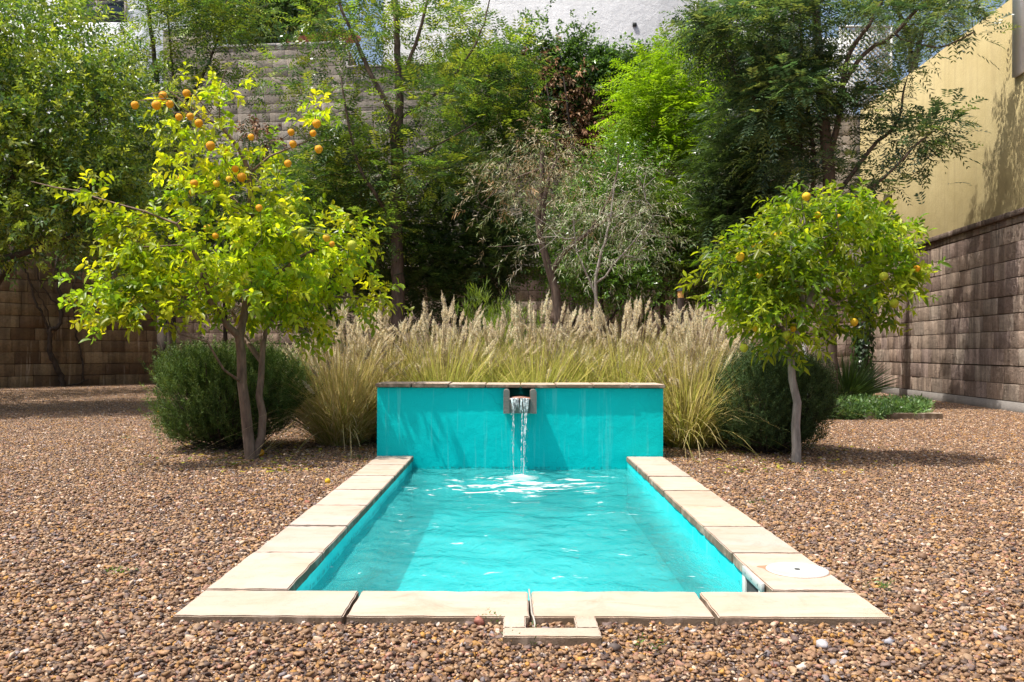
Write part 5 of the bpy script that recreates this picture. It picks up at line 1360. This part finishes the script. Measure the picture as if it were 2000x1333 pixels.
# bare vine stems on the left wall
rs = np.random.RandomState(311)
lv = empty('bare_vine', W(118, 760, 20.0) * [1, 1, 0], 'dark leafless vine climbing the shaded left wall', 'vine')
def lw(px, py, off=0.12):
    t = 0; dW = WL1 - WL0; k = (px - CX) / F
    s_ = (k * WL0[1] - WL0[0]) / (dW[0] - k * dW[1]); p = WL0 + dW * s_; nn = np.array([dW[1], -dW[0]]) / np.linalg.norm(dW)
    D_ = p[1]; q = np.array([p[0], p[1], CH - (py - HZ) / F * D_]); q[:2] += nn * off; q[2] = max(q[2], 0.02); return q
g = Geo()
for pts_, r0, r1 in (([(122, 758), (112, 725), (98, 700), (94, 670), (96, 648), (112, 640), (118, 600), (112, 560), (108, 520), (116, 480)], .07, .03), ([(98, 660), (80, 620), (66, 590), (56, 550), (45, 530), (40, 490)], .03, .02),
                 ([(160, 745), (156, 700), (146, 650), (140, 600), (142, 560), (160, 500)], .022, .015), ([(112, 600), (90, 580), (70, 540), (72, 500)], .02, .012), ([(96, 648), (85, 600), (60, 560)], .015, .01), ([(122, 758), (150, 752), (170, 745)], .03, .01)):
    c = curve([lw(*p) for p in pts_], 5); c += rs.normal(0, 0.012, c.shape)
    tube(g, c, np.linspace(r0, r1, len(c)), sides=7, wob=0.15, rs=rs)
g.build('stems', M_barkd, lv, True)

# dark post, hanging pots in the left corner
g = Geo(); p = W(318, 760, 20.9); box(g, p[0] - .13, p[0] + .13, 20.9, 21.1, 0, 1.75)
o = g.build('timber_post', M_barkd, None); tag(o, 'dark timber post in the far left corner behind the rosemary', 'post')

# slender white trunk, ivy trunk
D_ = 11.4
g = Geo(); c = curve(wl([(1577, 822, D_), (1576, 727, D_), (1573, 690, D_), (1570, 650, D_), (1566, 600, D_), (1572, 520, D_)]), 6)
tube(g, c, np.linspace(.030, .02, len(c)), sides=9, wob=.06)
rt = empty('young_tree', c[0], 'young tree with thin whitewashed trunk behind the right citrus', 'tree'); g.build('trunk', M_barkw, rt, True)
g = Geo(); rs = np.random.RandomState(321); P, od = blob_points([(1580, 500, 60, 40, D_, .4), (1640, 540, 50, 30, D_, .3)], 160, rs); sprigs(g, P, od + [0, 0, .4] + rs.normal(0, .3, P.shape), rs, dict(small, pal=BG2, leaf=.06)); g.build('foliage', M_leaf, rt)
D_ = 17.5
iv = empty('ivy_tree', W(1683, 775, D_) * [1, 1, 0], 'leaning tree trunk wrapped in dark ivy at the back right corner', 'tree')
c = curve([W(1683, 775, D_) * [1, 1, 0] + [0, 0, 0], *wl([(1686, 700, D_), (1688, 620, D_), (1700, 540, D_), (1712, 470, D_), (1735, 380, D_)])], 8)
g = Geo(); tube(g, c, np.linspace(.13, .08, len(c)), sides=10, wob=.08); g.build('trunk', M_barkd, iv, True)
n = 1500; rs = np.random.RandomState(322); k = rs.randint(0, int(len(c) * .8), n); th = rs.uniform(0, 6.28, n)
P = c[k] + np.column_stack([np.cos(th) * .16, np.sin(th) * .16, rs.uniform(-.1, .1, n)]) * rs.uniform(.8, 1.3, (n, 1))
g = Geo(); dd = np.column_stack([np.cos(th) * .5, np.sin(th) * .5, -np.ones(n)]); lay_leaves(g, P, dd + rs.normal(0, .3, (n, 3)), np.column_stack([np.cos(th), np.sin(th), np.full(n, .4)]), rs.uniform(.06, .11, n), rs.uniform(.05, .09, n), 'kite', pick([(.03,.07,.02),(.05,.11,.03),(.08,.16,.04)], n, rs))
g.build('ivy', M_leaf, iv)

# spiky plant
def spiky(name, label, cat, c, n, h, wd, pal, seed, fan=1.0):
    rs = np.random.RandomState(seed); S = 5; tt = np.linspace(0, 1, S)
    az = rs.uniform(0, 6.283, n); el = np.arccos(rs.uniform(0.05 if fan > 1 else 0.45, 1.0, n))
    L = h * rs.uniform(.75, 1.1, n)
    dirs = np.column_stack([np.sin(el) * np.cos(az), np.sin(el) * np.sin(az), np.cos(el)])
    C0 = np.array(c)[None, None] + dirs[:, None] * (L[:, None] * tt[None])[..., None]; C0[..., 2] -= (0.22 * np.sin(el)[:, None] * L[:, None] * tt[None] ** 2)
    C0[..., 2] = np.maximum(C0[..., 2], .02)
    sd_ = norm(np.cross(dirs, rs.normal(size=(n, 3)))); wv = wd * np.array([1, 1, .85, .55, .06])
    v = np.stack([C0 - sd_[:, None] * wv[None, :, None], C0 + sd_[:, None] * wv[None, :, None]], 2).reshape(n, -1, 3)
    i = np.arange(S - 1) * 2; f = np.stack([i, i+1, i+3, i+2], -1); f = (f[None] + (np.arange(n) * 2 * S)[:, None, None]).reshape(-1, 4)
    g = Geo(); g.add(v.reshape(-1, 3), f, np.repeat(pick(pal, n, rs, .25), 2 * S, 0))
    o = g.build(name, M_leaf, None); tag(o, label, cat); return o
sp = spiky('desert_spoon_plant', 'spiky dark green grass-leaved rosette before the right stone wall', 'plant', W(1655, 786, 14.6) * [1, 1, 0] + [0, 0, .05], 520, 1.0, .010, [(.05,.10,.03),(.08,.15,.04),(.11,.19,.06)], 331)
# ice plant bed and its stone edging
rs = np.random.RandomState(341)
bed = Geo()
n = 1500; u_ = rs.rand(n); px = 1605 + u_ * 205; D_ = 11.75 + rs.rand(n) * (1.6 + .6 * (1 - u_)); D_ = D_ + .0
P = np.array([W(a, HZ, b) for a, b in zip(px, D_)]); P[:, 2] = rs.uniform(0.0, .12, n)
for dpx in (1625, 1675, 1722, 1660):       # the bits that spill forward over the edging
    m_ = 60; q = np.array([W(dpx + rs.normal(0, 12), HZ, 11.55 + rs.rand() * .35) for _ in range(m_)]); q[:, 2] = rs.uniform(.0, .08, m_); P = np.vstack([P, q])
n = len(P)
sprigs(bed, P, np.array([0, 0, 1.0]) + rs.normal(0, .45, (n, 3)), rs, dict(type='spiral', k=8, len=.13, leaf=.085, asp=.22, shape='kite', pal=[(.12,.24,.07),(.18,.32,.10),(.24,.38,.14),(.09,.18,.06)], open=.6, var=.25, sag=0, fold=.5))
o = bed.build('ground_cover', M_leaf, None); tag(o, 'fleshy bright green ground cover spilling over stone edging', None, None, 'stuff')
rs = np.random.RandomState(342)
for a, b, nm in ((1640, 1748, 'left length of the pale stone edging before the ground cover'), (1749, 1842, 'right length of the pale stone edging before the ground cover')):
    p = W(a, HZ, 11.75); q = W(b, HZ, 11.72)
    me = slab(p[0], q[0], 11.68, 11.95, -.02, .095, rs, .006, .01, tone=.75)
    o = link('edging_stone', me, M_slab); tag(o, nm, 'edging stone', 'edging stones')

# pencil plant behind the grasses
rs = np.random.RandomState(351)
def fan_plant(label, px, py0, D_, n, h, pal):
    c = W(px, HZ, D_); c[2] = 0; root = empty('sticky_shrub', c, label, 'shrub', 'bright green stick shrubs'); g = Geo(); s_ = Geo()
    stems = []
    for k in range(9): 
        e = c + np.array([rs.normal(0, .15), rs.normal(0, .12), h * rs.uniform(.55, .8)]); tube(s_, curve([c, (c + e) / 2 + rs.normal(0, .03, 3), e], 4), np.linspace(.014, .008, 9), sides=5); stems.append(e)
    P = np.array([stems[rs.randint(9)] + rs.normal(0, [.10, .10, .12]) for _ in range(n)])
    sprigs(g, P, (P - c) * [1, 1, .25] + rs.normal(0, .25, P.shape) + [0, 0, .55], rs, dict(type='spiral', k=12, len=.17, leaf=.085, asp=.13, shape='kite', pal=pal, open=.55, var=.2, sag=0, droop=-.2))
    s_.build('stems', M_barkd, root); g.build('foliage', M_bright, root)
fan_plant('upright bright green stick shrub behind the grasses, the larger one', 965, 560, 10.6, 150, 1.72, [(.20,.30,.04),(.28,.38,.06),(.13,.21,.03)])
fan_plant('upright bright green stick shrub behind the grasses, the smaller right one', 1018, 560, 10.9, 80, 1.62, [(.18,.28,.04),(.25,.35,.06),(.12,.20,.03)])

# garden lamp on a wooden post
D_ = 13.5; lp = empty('garden_lamp', W(1330, HZ, D_) * [1, 1, 0] + [.01 * 0, 0, 0], 'small amber lantern on a dark post behind the right grasses', 'lamp')
c = W(1330, 574, D_)
g = Geo(); tube(g, [(c[0], D_, 0), (c[0], D_, c[2] - .06)], .055, sides=10); g.build('post', M_barkd, lp, True)
g = Geo(); tube(g, [(c[0], D_, c[2] - .058), (c[0], D_, c[2] + .045)], [.045, .05], sides=16); g.build('lantern_glass', plain('amber_glass', (.75, .42, .14), .3, .1), lp, True)
g = Geo(); tube(g, [(c[0], D_, c[2] + .046), (c[0], D_, c[2] + .06), (c[0], D_, c[2] + .085), (c[0], D_, c[2] + .10)], [.062, .060, .035, .006], sides=16); g.build('lantern_cap', M_darkhole, lp, True)

# ------------------------------------------------------------------ small things on the gravel
rs = np.random.RandomState(401)
def rock(px, py, r, col, label, flat=.7):
    D_ = F * (CH - .012) / (py - HZ); p = W(px, py, D_); v = IV2 * (1 + .16 * rs.normal(size=(len(IV2), 1))) * np.array([1.15, .9, flat]) * r
    g = Geo(); g.add(v, IF2, col); o = g.build('stone', M_peb, None, True); o.location = (p[0], p[1], .012 + r * flat * .55); o.rotation_euler = (0, 0, rs.uniform(0, 6))
    tag(o, label, 'stone', 'larger loose stones in the gravel')
rock(938, 1218, .020, (.36, .13, .09), 'round brick-red stone beside the valve box')
rock(360, 1212, .026, (.30, .12, .085), 'flat brick-red stone under the near left coping corner', .4)
rock(1100 + 128, 1213, .013, (.5, .42, .36), 'pale stone against the coping right of the valve box')
rock(1610, 1262, .020, (.50, .50, .50), 'pale grey stone in the gravel below the near right slab')
rock(1740, 1254, .014, (.35, .38, .42), 'bluish grey stone near the near right coping corner')
rock(1202, 1268, .018, (.07, .06, .055), 'dark brown stone right of the valve box')
rock(602, 985, .017, (.40, .15, .09), 'reddish stone beside the left coping slabs')
# litter of fallen leaves and twigs under the citrus trees
g = Geo(); n = 620
ctr = np.where(rs.rand(n) < .62, 0, 1); px = np.where(ctr == 0, rs.normal(520, 110, n), rs.normal(1520, 110, n)); D_ = rs.uniform(6.4, 8.3, n)
P = np.array([W(a, HZ, b) for a, b in zip(px, D_)]); P[:, 2] = .022
ok = (P[:, 0] < PX0 - .03) | (P[:, 0] > PX1 + .03); P = P[ok]; n = len(P)
dd = rs.normal(size=(n, 3)) * [1, 1, .12]; lay_leaves(g, P, dd, np.array([0, 0, 1.0]) + rs.normal(0, .25, (n, 3)), rs.uniform(.03, .07, n), rs.uniform(.012, .03, n), 'citrus', pick([(.50,.38,.06),(.36,.22,.09),(.22,.13,.06),(.45,.42,.05),(.16,.22,.03)], n, rs))
o = g.build('leaf_litter', M_dry, None); tag(o, 'fallen yellow and brown leaves under the citrus trees', None, None, 'stuff')
g = Geo()
for px, py, nsp in ((420, 860 + 20, 14), (1476, 985, 10), (1722, 1150, 16), (240, 1130, 10), (960, 1222, 14), (1020, 1256, 8), (700, 900, 12), (250, 862, 10), (1270, 1270, 8)):
    D_ = F * CH / (py - HZ); c = W(px, py, D_); c[2] = .012
    P = c + rs.normal(0, .03, (nsp, 3)) * [1, 1, 0]
    sprigs(g, P, rs.normal(0, .6, (nsp, 3)) + [0, 0, 1], rs, dict(type='spiral', k=4, len=.025, leaf=.022, asp=.25, shape='kite', pal=[(.10,.20,.04),(.16,.28,.05)], open=.8))
o = g.build('weeds', M_leaf, None); tag(o, 'tiny green weeds sprouting through the gravel', None, None, 'stuff')
g = Geo()
for k in range(26):
    px = rs.uniform(30, 1970); py = rs.uniform(880, 1320); D_ = F * CH / (py - HZ); p = W(px, py, D_)
    if PX0 - .1 < p[0] < PX1 + .1 and p[1] > PY0 - .2: continue
    a = rs.uniform(0, 6.28); L = rs.uniform(.03, .12); q = p + np.array([math.cos(a), math.sin(a), 0]) * L; p[2] = q[2] = .024
    tube(g, curve([p, (p + q) / 2 + rs.normal(0, .006, 3), q], 3), .0022, sides=4)
o = g.build('twigs', M_barkd, None); tag(o, 'little dry twigs scattered on the gravel', None, None, 'stuff')
